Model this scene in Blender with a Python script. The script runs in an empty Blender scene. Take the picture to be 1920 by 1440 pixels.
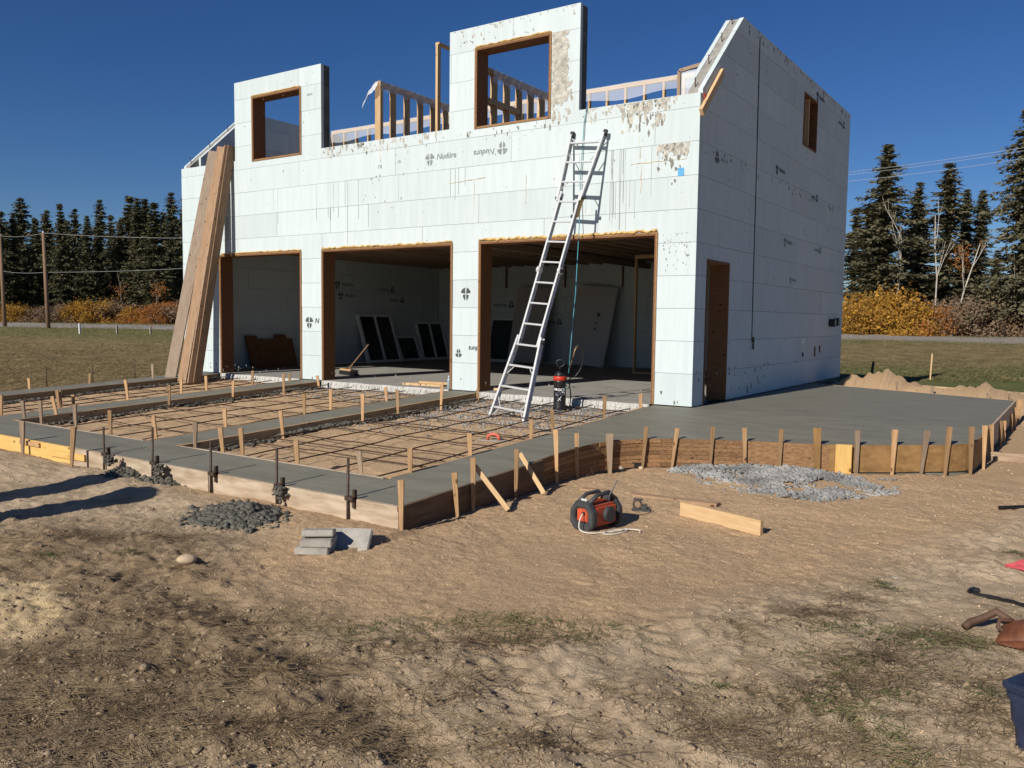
import bpy, bmesh, math, random
import numpy as np
from mathutils import Vector, Matrix
random.seed(7); RNG = np.random.default_rng(11)
S = bpy.context.scene
COL = S.collection
rad = math.radians
# ------------------------------------------------------------------ camera (solved from the wall lines of the photo)
CC = np.array([960., 720.]); F = 1572.17
V1 = np.array([-1363., 570.]); V2 = np.array([2031., 612.])
def _dp(p):
    v = np.array([p[0]-CC[0], p[1]-CC[1], F]); return v/np.linalg.norm(v)
_X = -_dp(V1); _Y = _dp(V2); _Y = _Y-_X*np.dot(_X, _Y); _Y /= np.linalg.norm(_Y)
_Z = np.cross(_X, _Y)
if _Z[1] > 0: _Z = -_Z
R = np.stack([_X, _Y, _Z]); C = np.array([4.465, -11.065, 1.19])
def ray(p): return R @ _dp(p)
def onz(p, z=0.): r = ray(p); return C+(z-C[2])/r[2]*r
def ony(p, y=0.): r = ray(p); return C+(y-C[1])/r[1]*r
def onx(p, x=0.): r = ray(p); return C+(x-C[0])/r[0]*r
FWD = R @ np.array([0, 0, 1.])
def atd(p, d): r = ray(p); return C+r*(d/np.dot(r, FWD))
def depth(P): return float(np.dot(np.asarray(P)-C, FWD))
cam = bpy.data.cameras.new('camera'); camo = bpy.data.objects.new('camera', cam); COL.objects.link(camo)
cam.sensor_width = 36; cam.lens = F/1920*36; cam.clip_end = 3000; cam.clip_start = .05
rt, up, bk = R[:, 0], -R[:, 1], -R[:, 2]
M = Matrix(((rt[0], up[0], bk[0], C[0]), (rt[1], up[1], bk[1], C[1]), (rt[2], up[2], bk[2], C[2]), (0, 0, 0, 1)))
camo.matrix_world = M; S.camera = camo
# ------------------------------------------------------------------ sky, sun, exposure
SUN_EL, SUN_AZ = 30.5, 5.0          # light travels towards +Y, a little to +X
w = bpy.data.worlds.new('World'); S.world = w; w.use_nodes = True
wn = w.node_tree.nodes; bg = wn['Background']
sky = wn.new('ShaderNodeTexSky'); sky.sky_type = 'NISHITA'; sky.sun_disc = False
sky.sun_elevation = rad(SUN_EL); sky.sun_rotation = rad(180+SUN_AZ); sky.altitude = 900
sky.air_density = 1.0; sky.dust_density = 0.2; sky.ozone_density = 6.0
hsv = wn.new('ShaderNodeHueSaturation'); hsv.inputs['Saturation'].default_value = 1.17; hsv.inputs['Hue'].default_value = .510
w.node_tree.links.new(sky.outputs[0], hsv.inputs['Color']); w.node_tree.links.new(hsv.outputs[0], bg.inputs[0]); bg.inputs[1].default_value = 0.059
sd = bpy.data.lights.new('sun', 'SUN'); sd.energy = 5.0; sd.angle = rad(.5); sd.color = (1., .94, .84)
so = bpy.data.objects.new('sun', sd); COL.objects.link(so)
ldir = Vector((math.sin(rad(SUN_AZ))*math.cos(rad(SUN_EL)), math.cos(rad(SUN_AZ))*math.cos(rad(SUN_EL)), -math.sin(rad(SUN_EL))))
so.rotation_euler = ldir.to_track_quat('-Z', 'Y').to_euler(); so.location = (-10, -40, 30)
S.view_settings.view_transform = 'Standard'; S.view_settings.look = 'None'
S.view_settings.gamma = 1; S.view_settings.exposure = 0.15; S.view_settings.use_curve_mapping = False

# ------------------------------------------------------------------ helpers
def link(o, parent=None, label=None, cat=None, group=None, kind=None):
    COL.objects.link(o)
    if parent is not None: o.parent = parent
    if label: o['label'] = label
    if cat: o['category'] = cat
    if group: o['group'] = group
    if kind: o['kind'] = kind
    return o
def empty(name, loc=(0, 0, 0), rz=0., **k):
    o = bpy.data.objects.new(name, None); o.empty_display_size = .1
    o.location = loc; o.rotation_euler = (0, 0, rz); return link(o, **k)
def mobj(name, me, mat, parent=None, loc=None, **k):
    o = bpy.data.objects.new(name, me)
    if mat and not me.materials: me.materials.append(mat)
    if loc is not None: o.location = loc
    return link(o, parent, **k)
def np_mesh(name, v, f, smooth=False):
    me = bpy.data.meshes.new(name); v = np.asarray(v, np.float32); f = np.asarray(f, np.int32)
    n = f.shape[1]; me.vertices.add(len(v)); me.vertices.foreach_set('co', v.ravel())
    me.loops.add(f.size); me.loops.foreach_set('vertex_index', f.ravel())
    me.polygons.add(len(f)); me.polygons.foreach_set('loop_start', np.arange(0, f.size, n, dtype=np.int32))
    me.polygons.foreach_set('loop_total', np.full(len(f), n, np.int32))
    if smooth: me.polygons.foreach_set('use_smooth', np.ones(len(f), bool))
    me.update(calc_edges=True); return me
class MB:
    """collects simple solids, builds one mesh"""
    def __init__(s): s.v = []; s.f = []
    def add(s, v, f):
        n = len(s.v); s.v += [tuple(map(float, q)) for q in v]; s.f += [tuple(i+n for i in g) for g in f]; return s
    def box(s, a, b):
        x0, y0, z0 = a; x1, y1, z1 = b
        return s.add([(x0,y0,z0),(x1,y0,z0),(x1,y1,z0),(x0,y1,z0),(x0,y0,z1),(x1,y0,z1),(x1,y1,z1),(x0,y1,z1)],
              [(0,3,2,1),(4,5,6,7),(0,1,5,4),(1,2,6,5),(2,3,7,6),(3,0,4,7)])
    def prism(s, poly, axis, a, b):
        """poly: ccw 2D points; extruded along axis index from a to b"""
        n = len(poly)
        def mk(p, t): q = list(p); q.insert(axis, t); return q
        v = [mk(p, a) for p in poly]+[mk(p, b) for p in poly]
        f = [tuple(range(n)), tuple(range(2*n-1, n-1, -1))]+[(i, i+n, (i+1) % n+n, (i+1) % n) for i in range(n)]
        return s.add(v, f)
    def tube(s, pts, r, n=8, cap=True):
        P = [Vector(p) for p in pts]; rs = r if isinstance(r, (list, tuple)) else [r]*len(P); base = len(s.v); u = None
        for i, p in enumerate(P):
            t = (P[min(i+1, len(P)-1)]-P[max(i-1, 0)]).normalized()
            if u is None: u = t.orthogonal().normalized()
            u = (u-t*u.dot(t)).normalized(); w_ = t.cross(u)
            for k in range(n):
                a = 2*math.pi*k/n; s.v.append(tuple(p+(u*math.cos(a)+w_*math.sin(a))*rs[i]))
        for i in range(len(P)-1):
            for k in range(n):
                a = base+i*n+k; b = base+i*n+(k+1) % n; s.f.append((a, b, b+n, a+n))
        if cap:
            s.f.append(tuple(base+k for k in range(n-1, -1, -1))); e = base+(len(P)-1)*n; s.f.append(tuple(e+k for k in range(n)))
        return s
    def lathe(s, prof, n=20, c=(0, 0, 0)):
        base = len(s.v)
        for r, z in prof:
            for k in range(n):
                a = 2*math.pi*k/n; s.v.append((c[0]+r*math.cos(a), c[1]+r*math.sin(a), c[2]+z))
        for i in range(len(prof)-1):
            for k in range(n):
                a = base+i*n+k; b = base+i*n+(k+1) % n; s.f.append((a, b, b+n, a+n))
        s.f.append(tuple(base+k for k in range(n-1, -1, -1))); e = base+(len(prof)-1)*n; s.f.append(tuple(e+k for k in range(n)))
        return s
    def mesh(s, name, smooth=False, bevel=0.):
        me = bpy.data.meshes.new(name); me.from_pydata(s.v, [], s.f)
        bm = bmesh.new(); bm.from_mesh(me); bmesh.ops.recalc_face_normals(bm, faces=bm.faces)
        if bevel > 0:
            bmesh.ops.bevel(bm, geom=[e for e in bm.edges if e.is_manifold and e.calc_face_angle(0) > .6], offset=bevel, segments=2, affect='EDGES', clamp_overlap=True)
        if smooth:
            for f in bm.faces: f.smooth = True
        bm.to_mesh(me); bm.free()
        return me
    def obj(s, name, mat, parent=None, smooth=False, bevel=0., **k): return mobj(name, s.mesh(name, smooth, bevel), mat, parent, **k)
def frame(A, B, side=None):
    """matrix with local X along A->B"""
    A = Vector(A); B = Vector(B); x = (B-A).normalized(); z = Vector(side) if side is not None else Vector((0, 0, 1))
    if abs(x.dot(z)) > .98: z = Vector((0, 1, 0))
    y = z.cross(x).normalized(); z = x.cross(y)
    return Matrix(((x.x, y.x, z.x, A.x), (x.y, y.y, z.y, A.y), (x.z, y.z, z.z, A.z), (0, 0, 0, 1)))
_bc = {}
def board(name, A, B, wy, wz, mat, parent=None, side=None, taper=0., bevel=.002, **k):
    """a piece of lumber from A to B (its centre line), wy x wz, grain along its local X"""
    L = round((Vector(B)-Vector(A)).length, 3); key = (L, wy, wz, taper, mat.name)
    me = _bc.get(key)
    if me is None:
        m = MB(); m.box((0, -wy/2, -wz/2), (L, wy/2, wz/2))
        if taper:
            for i, q in enumerate(m.v):
                if q[0] < .01: m.v[i] = (q[0]-.1, q[1]*taper, q[2]*taper)
        me = m.mesh(name, bevel=bevel); _bc[key] = me
    o = mobj(name, me, mat, parent, **k)
    mw = frame(A, B, side)
    if parent is not None: o.matrix_parent_inverse = Matrix()
    o.matrix_basis = (parent.matrix_basis.inverted() @ mw) if parent is not None else mw
    return o

# --- numpy noise
_P = np.random.default_rng(5).random((256, 256)).astype(np.float32)
def vn(x, y, s=0):
    x = np.asarray(x, float)+s*17.31; y = np.asarray(y, float)+s*9.77
    xi = np.floor(x).astype(int); yi = np.floor(y).astype(int); u = x-xi; v = y-yi
    u = u*u*(3-2*u); v = v*v*(3-2*v)
    a = _P[xi & 255, yi & 255]; b = _P[(xi+1) & 255, yi & 255]; c = _P[xi & 255, (yi+1) & 255]; d = _P[(xi+1) & 255, (yi+1) & 255]
    return (a*(1-u)+b*u)*(1-v)+(c*(1-u)+d*u)*v-.5
def fbm(x, y, s=0, o=4):
    t = 0.; a = 1.
    for i in range(o): t = t+a*vn(x*2**i, y*2**i, s+i*3); a *= .5
    return t
def cell(x, y, sd=0):
    """distance to the nearest jittered grid point"""
    xi = np.floor(x).astype(int); yi = np.floor(y).astype(int); best = np.full(np.shape(x), 9.)
    for dx in (-1, 0, 1):
        for dy in (-1, 0, 1):
            a = (xi+dx+sd*13) & 255; b = (yi+dy+sd*29) & 255; px = xi+dx+_P[a, b]; py = yi+dy+_P[b, (a+77) & 255]; best = np.minimum(best, np.hypot(x-px, y-py))
    return best
def sst(a, b, x): t = np.clip((x-a)/(b-a), 0, 1); return t*t*(3-2*t)
def inpoly(x, y, poly):
    x = np.asarray(x); y = np.asarray(y); r = np.zeros(x.shape, bool); n = len(poly); j = n-1
    for i in range(n):
        xi, yi = poly[i]; xj, yj = poly[j]
        c = ((yi > y) != (yj > y)) & (x < (xj-xi)*(y-yi)/((yj-yi)+1e-12)+xi); r ^= c; j = i
    return r

# ------------------------------------------------------------------ materials
MATS = {}
def mat(name, col, rough=.8, var=.15, scale=8., bump=.0, bscale=60., stretch=(1, 1, 1), col2=None, metal=0., rand=0., coord='Object', detail=6., spec=.3, trans=0., alpha=1., fac=(.35, .65)):
    m = bpy.data.materials.new(name); m.use_nodes = True; MATS[name] = m
    N = m.node_tree.nodes; L = m.node_tree.links; b = N['Principled BSDF']
    b.inputs['Roughness'].default_value = rough; b.inputs['Metallic'].default_value = metal; b.inputs['Specular IOR Level'].default_value = spec
    if trans: b.inputs['Transmission Weight'].default_value = trans
    if alpha < 1: b.inputs['Alpha'].default_value = alpha
    tc = N.new('ShaderNodeTexCoord'); mp = N.new('ShaderNodeMapping'); mp.inputs['Scale'].default_value = stretch
    if coord == 'World':
        g = N.new('ShaderNodeNewGeometry'); L.new(g.outputs['Position'], mp.inputs[0])
    else: L.new(tc.outputs['Object'], mp.inputs[0])
    nz = N.new('ShaderNodeTexNoise'); nz.inputs['Scale'].default_value = scale; nz.inputs['Detail'].default_value = detail; nz.inputs['Roughness'].default_value = .6
    oi = N.new('ShaderNodeObjectInfo')
    if coord != 'World':
        va = N.new('ShaderNodeVectorMath'); va.operation = 'ADD'; cm = N.new('ShaderNodeCombineXYZ')
        mm = N.new('ShaderNodeMath'); mm.operation = 'MULTIPLY'; mm.inputs[1].default_value = 37.
        L.new(oi.outputs['Random'], mm.inputs[0])
        for i in range(3): L.new(mm.outputs[0], cm.inputs[i])
        L.new(mp.outputs[0], va.inputs[0]); L.new(cm.outputs[0], va.inputs[1]); L.new(va.outputs[0], nz.inputs['Vector']); vec = va.outputs[0]
    else: L.new(mp.outputs[0], nz.inputs['Vector']); vec = mp.outputs[0]
    rp = N.new('ShaderNodeValToRGB'); e = rp.color_ramp.elements
    c = np.array(col); c2 = np.array(col2) if col2 is not None else None
    lo = c*(1-var) if c2 is None else c2; hi = np.minimum(c*(1+var), 1) if c2 is None else c
    e[0].position, e[1].position = fac; e[0].color = (*lo, 1); e[1].color = (*hi, 1)
    L.new(nz.outputs['Fac'], rp.inputs[0]); out = rp.outputs[0]
    if rand:
        hs = N.new('ShaderNodeHueSaturation'); mr = N.new('ShaderNodeMapRange'); mr.inputs[3].default_value = 1-rand; mr.inputs[4].default_value = 1+rand*.6
        L.new(oi.outputs['Random'], mr.inputs[0]); L.new(mr.outputs[0], hs.inputs['Value']); L.new(out, hs.inputs['Color']); out = hs.outputs[0]
    L.new(out, b.inputs['Base Color'])
    if bump:
        n2 = N.new('ShaderNodeTexNoise'); n2.inputs['Scale'].default_value = bscale; n2.inputs['Detail'].default_value = 8; L.new(vec, n2.inputs['Vector'])
        bp = N.new('ShaderNodeBump'); bp.inputs['Strength'].default_value = bump; bp.inputs['Distance'].default_value = .01
        L.new(n2.outputs['Fac'], bp.inputs['Height']); L.new(bp.outputs[0], b.inputs['Normal'])
    m['out'] = 1
    return m
def wood(name, c, c2, rand=.2, rough=.75): return mat(name, c, rough, col2=c2, scale=5., stretch=(.9, 14, 14), bump=.25, bscale=10, rand=rand, detail=5, spec=.2, fac=(.3, .7))
_w0 = wood
def wood(*a, **k):
    """lumber with dark knots scattered along it"""
    m = _w0(*a, **k); N = m.node_tree.nodes; L = m.node_tree.links; b = N['Principled BSDF']; src = b.inputs['Base Color'].links[0].from_socket
    tc = N.new('ShaderNodeTexCoord'); oi = N.new('ShaderNodeObjectInfo'); mu = N.new('ShaderNodeVectorMath'); mu.operation = 'MULTIPLY_ADD'; mu.inputs[1].default_value = (1, 1.6, 1.6); L.new(tc.outputs['Object'], mu.inputs[0])
    cm = N.new('ShaderNodeCombineXYZ'); k_ = N.new('ShaderNodeMath'); k_.operation = 'MULTIPLY'; k_.inputs[1].default_value = 53.; L.new(oi.outputs['Random'], k_.inputs[0]); L.new(k_.outputs[0], cm.inputs[0]); L.new(k_.outputs[0], cm.inputs[1]); L.new(cm.outputs[0], mu.inputs[2])
    v = N.new('ShaderNodeTexVoronoi'); v.inputs['Scale'].default_value = 5.; L.new(mu.outputs[0], v.inputs['Vector'])
    r = N.new('ShaderNodeValToRGB'); r.color_ramp.elements[0].position = .07; r.color_ramp.elements[1].position = .15; r.color_ramp.elements[0].color = (.32, .26, .22, 1); r.color_ramp.elements[1].color = (1, 1, 1, 1); L.new(v.outputs['Distance'], r.inputs[0])
    mx = N.new('ShaderNodeMixRGB'); mx.blend_type = 'MULTIPLY'; mx.inputs[0].default_value = 1.; L.new(src, mx.inputs[1]); L.new(r.outputs[0], mx.inputs[2]); L.new(mx.outputs[0], b.inputs['Base Color']); return m
STAKE = wood('stake_wood', (.53, .345, .185), (.33, .19, .09), .45)
STAKE_OLD = wood('weathered_stake_wood', (.36, .27, .19), (.22, .15, .10), .25)
LUM = wood('spruce_lumber', (.62, .44, .25), (.48, .31, .155), .15)
LUMY = wood('fresh_yellow_board', (.66, .43, .16), (.55, .33, .10), .1)
PLANK = wood('old_plank', (.40, .27, .17), (.22, .13, .075), .35)
PLANKO = wood('orange_plank', (.45, .295, .18), (.27, .165, .095), .1)
PLANKG = wood('grey_plank', (.36, .28, .21), (.22, .16, .115), .1)
PLY = mat('form_plywood', (.52, .42, .31), .8, col2=(.33, .24, .16), scale=3., stretch=(1, 6, 6), bump=.2, bscale=20, rand=.15)
PLYD = mat('shaded_plywood', (.17, .105, .06), .65, col2=(.10, .06, .035), scale=4., stretch=(1, 5, 5), bump=.15, bscale=20, rand=.1)  # shade on the form's outer face is put into this dark brown
PLYO = mat('brown_form_ply', (.31, .18, .07), .7, col2=(.19, .105, .04), scale=3., stretch=(1, 4, 4), bump=.15, bscale=30, rand=.1)
LATH = wood('bent_lath', (.35, .20, .095), (.15, .08, .04), .4)
BUCK = wood('buck_plywood', (.24, .115, .05), (.13, .06, .028), .1)
BUCKE = wood('buck_edge', (.33, .195, .095), (.20, .11, .05), .1)
FOAM = mat('foam_block', (.54, .605, .615), .75, col2=(.495, .56, .57), scale=2., stretch=(5, 5, .5), bump=.12, bscale=90, rand=.06, spec=.2)
def _foamlines(m):
    # fine moulded vertical ribs of the block face: thin shallow grooves every 5 cm plus grime specks
    N = m.node_tree.nodes; L = m.node_tree.links; b = N['Principled BSDF']
    src = b.inputs['Base Color'].links[0].from_socket
    g = N.new('ShaderNodeNewGeometry'); sp = N.new('ShaderNodeSeparateXYZ'); L.new(g.outputs['Position'], sp.inputs[0])
    ad = N.new('ShaderNodeMath'); ad.operation = 'ADD'; L.new(sp.outputs[0], ad.inputs[0]); L.new(sp.outputs[1], ad.inputs[1])
    mu = N.new('ShaderNodeMath'); mu.operation = 'MULTIPLY'; mu.inputs[1].default_value = 1/.2032; L.new(ad.outputs[0], mu.inputs[0])
    fr = N.new('ShaderNodeMath'); fr.operation = 'FRACT'; L.new(mu.outputs[0], fr.inputs[0])
    lt = N.new('ShaderNodeMath'); lt.operation = 'LESS_THAN'; lt.inputs[1].default_value = .022; L.new(fr.outputs[0], lt.inputs[0])
    nz = N.new('ShaderNodeTexNoise'); nz.inputs['Scale'].default_value = 1.3; nz.inputs['Detail'].default_value = 4; L.new(g.outputs['Position'], nz.inputs['Vector'])
    r1 = N.new('ShaderNodeValToRGB'); r1.color_ramp.elements[0].position = .48; r1.color_ramp.elements[1].position = .62; L.new(nz.outputs['Fac'], r1.inputs[0])
    m1 = N.new('ShaderNodeMath'); m1.operation = 'MULTIPLY'; L.new(lt.outputs[0], m1.inputs[0]); L.new(r1.outputs[0], m1.inputs[1])
    m1b = N.new('ShaderNodeMath'); m1b.operation = 'MULTIPLY'; m1b.inputs[1].default_value = .45; L.new(m1.outputs[0], m1b.inputs[0])
    mx = N.new('ShaderNodeMixRGB'); mx.inputs[2].default_value = (.42, .45, .42, 1); L.new(m1b.outputs[0], mx.inputs[0]); L.new(src, mx.inputs[1])
    # runs of cement water: narrow vertical streaks
    mp = N.new('ShaderNodeMapping'); mp.inputs['Scale'].default_value = (22, 22, .55); L.new(g.outputs['Position'], mp.inputs[0])
    n3 = N.new('ShaderNodeTexNoise'); n3.inputs['Scale'].default_value = 1.; n3.inputs['Detail'].default_value = 5; n3.inputs['Roughness'].default_value = .7; L.new(mp.outputs[0], n3.inputs['Vector'])
    r3 = N.new('ShaderNodeValToRGB'); r3.color_ramp.elements[0].position = .60; r3.color_ramp.elements[1].position = .74; L.new(n3.outputs['Fac'], r3.inputs[0])
    n4 = N.new('ShaderNodeTexNoise'); n4.inputs['Scale'].default_value = .8; L.new(g.outputs['Position'], n4.inputs['Vector'])
    r4 = N.new('ShaderNodeValToRGB'); r4.color_ramp.elements[0].position = .42; r4.color_ramp.elements[1].position = .6; L.new(n4.outputs['Fac'], r4.inputs[0])
    m3 = N.new('ShaderNodeMath'); m3.operation = 'MULTIPLY'; L.new(r3.outputs[0], m3.inputs[0]); L.new(r4.outputs[0], m3.inputs[1])
    m3b = N.new('ShaderNodeMath'); m3b.operation = 'MULTIPLY'; m3b.inputs[1].default_value = .55; L.new(m3.outputs[0], m3b.inputs[0])
    mx2 = N.new('ShaderNodeMixRGB'); mx2.inputs[2].default_value = (.40, .40, .36, 1); L.new(m3b.outputs[0], mx2.inputs[0]); L.new(mx.outputs[0], mx2.inputs[1])
    # small dents and specks
    n5 = N.new('ShaderNodeTexNoise'); n5.inputs['Scale'].default_value = 26; n5.inputs['Detail'].default_value = 3; L.new(g.outputs['Position'], n5.inputs['Vector'])
    r5 = N.new('ShaderNodeValToRGB'); r5.color_ramp.elements[0].position = .715; r5.color_ramp.elements[1].position = .76; L.new(n5.outputs['Fac'], r5.inputs[0])
    mx3 = N.new('ShaderNodeMixRGB'); mx3.inputs[2].default_value = (.34, .33, .29, 1); L.new(r5.outputs[0], mx3.inputs[0]); L.new(mx2.outputs[0], mx3.inputs[1])
    L.new(mx3.outputs[0], b.inputs['Base Color'])
_foamlines(FOAM)
FOAMCUT = mat('cut_foam', (.65, .69, .69), .9, var=.06, bump=.5, bscale=70)
CORE = mat('poured_core', (.27, .255, .23), .9, var=.25, scale=6, bump=.4, bscale=40)
CORED = mat('dark_core', (.105, .10, .095), .9, var=.3, scale=5, bump=.5, bscale=30)
SMEAR = mat('concrete_smear', (.41, .39, .34), .95, var=.3, scale=15, bump=.4, bscale=60)
SMEARD = mat('dark_smear', (.19, .18, .155), .95, var=.3, scale=15, bump=.4, bscale=60)
SPRAY = mat('spray_foam', (.62, .43, .16), .7, col2=(.40, .24, .08), scale=14, bump=.6, bscale=40)
SPRAYP = mat('pale_joint_foam', (.52, .43, .26), .8, var=.25, scale=14, bump=.4, bscale=40)
INK = mat('block_ink', (.06, .075, .075), .7, var=.3, scale=30)
INKF = mat('faded_ink', (.20, .23, .225), .75, var=.35, scale=40)
def worn(m, lo, hi):
    """ink that has rubbed off in patches"""
    N = m.node_tree.nodes; L = m.node_tree.links; g = N.new('ShaderNodeNewGeometry'); n = N.new('ShaderNodeTexNoise'); n.inputs['Scale'].default_value = 9; n.inputs['Detail'].default_value = 5
    r = N.new('ShaderNodeValToRGB'); r.color_ramp.elements[0].position = lo; r.color_ramp.elements[1].position = hi; L.new(g.outputs['Position'], n.inputs['Vector']); L.new(n.outputs['Fac'], r.inputs[0]); L.new(r.outputs[0], N['Principled BSDF'].inputs['Alpha'])
worn(INK, .27, .40); worn(INKF, .32, .47)
WET = mat('wet_concrete', (.205, .195, .157), .6, col2=(.16, .152, .122), scale=1.8, stretch=(1, 3, 1), coord='World', bump=.06, bscale=18, spec=.13)
SLAB = mat('cured_slab', (.33, .315, .285), .8, col2=(.25, .24, .22), scale=2.5, coord='World', bump=.1, bscale=40)
SLABE = mat('rough_slab_edge', (.56, .55, .52), .9, col2=(.36, .35, .32), scale=22, stretch=(3, 3, .6), bump=.7, bscale=50)
SPILL = mat('fresh_spill', (.095, .09, .074), .7, var=.35, scale=30, bump=.5, bscale=80)
REBAR = mat('rebar_steel', (.075, .045, .032), .7, var=.4, scale=60, bump=.3, bscale=200, metal=.3)
PIN = mat('steel_pin', (.085, .06, .045), .6, var=.3, scale=40, metal=.5)
ALU = mat('aluminium', (.70, .70, .69), .38, var=.12, scale=30, stretch=(1, 1, 6), metal=.45, spec=.5)
BLK = mat('black_plastic', (.012, .012, .013), .4, var=.2, spec=.5)
DGREY = mat('dark_grey_rubber', (.05, .052, .055), .55, var=.2, scale=20, bump=.1)
ORANGE = mat('orange_plastic', (.50, .085, .035), .5, var=.25, scale=9, spec=.45)
RED = mat('red_plastic', (.45, .035, .02), .45, var=.1)
REDCLOTH = mat('red_cloth', (.62, .10, .11), .9, var=.15, scale=12)
WHITE = mat('white_paint', (.72, .72, .70), .5, var=.05)
WHT = mat('white_print', (.75, .75, .75), .6, var=.03)
ROPEB = mat('blue_rope', (.07, .26, .33), .7, var=.15)
CORDW = mat('white_cord', (.68, .65, .58), .7, var=.1)
GLASS = mat('dark_pane', (.012, .018, .018), .08, var=.1, spec=.5)
TEAL = mat('wrapped_pane', (.035, .055, .055), .25, var=.2)
DOORW = mat('primed_door', (.42, .38, .355), .5, var=.05)
LEATHER = mat('brown_leather', (.19, .07, .03), .5, col2=(.09, .032, .017), scale=9, bump=.2, bscale=60)
LEATHERD = mat('worn_leather', (.10, .055, .035), .7, var=.3)
NAVY = mat('navy_plastic', (.022, .03, .062), .45, var=.25, scale=8, bump=.06, spec=.45)
PAVER = mat('grey_paver', (.40, .37, .325), .9, col2=(.29, .27, .235), scale=9, bump=.4, bscale=50)
ROCK = mat('tan_rock', (.50, .385, .25), .85, var=.2, scale=6, bump=.3)
CASTER = mat('caster_tube', (.35, .24, .14), .8, var=.1)  # brown of the tubes added only to cast shadows
POLE = mat('pole_wood', (.20, .125, .075), .85, var=.25, stretch=(8, 8, 1))
WIRE = mat('wire', (.38, .38, .38), .5)
POST = mat('grey_post', (.28, .25, .2), .85, var=.2)
STONE = mat('crushed_stone', (.245, .24, .228), .9, var=.45, scale=3., rand=0., coord='World', bump=.3)
PEB = mat('pebbles', (.40, .29, .19), .9, var=.45, scale=14., coord='World')
CLOD = mat('dirt_clods', (.27, .20, .13), .95, var=.3, scale=5., coord='World', bump=.5, bscale=90)
CLING = mat('clear_poly_sheet', (.8, .82, .84), .35, var=.03, trans=.0, alpha=.33, spec=.5)
FLAP = mat('milky_poly_sheet', (.8, .82, .84), .4, var=.05, alpha=.6, spec=.5)
TAPE = mat('blue_tape', (.10, .34, .62), .6, var=.2, scale=30)
BOTTLE = mat('water_bottle', (.35, .52, .62), .12, alpha=.55, spec=.5)
def leafmat(name, c, c2, tl=.25):
    m = mat(name, c, .7, col2=c2, scale=2.2, coord='World', detail=8, fac=(.35, .65))
    N = m.node_tree.nodes; L = m.node_tree.links; b = N['Principled BSDF']
    t = N.new('ShaderNodeBsdfTranslucent'); mx = N.new('ShaderNodeMixShader'); mx.inputs[0].default_value = tl
    L.new(b.inputs['Base Color'].links[0].from_socket, t.inputs[0]); L.new(b.outputs[0], mx.inputs[1]); L.new(t.outputs[0], mx.inputs[2])
    L.new(mx.outputs[0], N['Material Output'].inputs[0]); return m
SPRUCE = leafmat('spruce_needles', (.118, .108, .052), (.066, .066, .034), .12)
SPRUCE2 = leafmat('spruce_needles_olive', (.165, .142, .08), (.09, .088, .048), .12)
GOLD = leafmat('yellow_leaves', (.60, .32, .04), (.22, .125, .035), .35)
ORANGEL = leafmat('orange_leaves', (.48, .19, .04), (.27, .11, .03), .3)
TWIG = leafmat('brown_twigs', (.24, .155, .095), (.14, .095, .06), .15)
BARK = mat('bark', (.17, .135, .10), .9, var=.4, scale=6, stretch=(3, 3, .6))
BIRCH = mat('pale_bark', (.42, .38, .32), .85, var=.3, scale=5, stretch=(3, 3, 1))
DRYG = leafmat('dry_grass', (.34, .255, .13), (.17, .12, .058), .2)
DRYD = leafmat('dead_stems', (.27, .20, .12), (.115, .08, .045), .1)
DRYK = leafmat('dark_debris', (.19, .135, .078), (.075, .05, .028), .08)
GREENG = leafmat('green_grass', (.15, .16, .06), (.085, .095, .036), .25)

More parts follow.
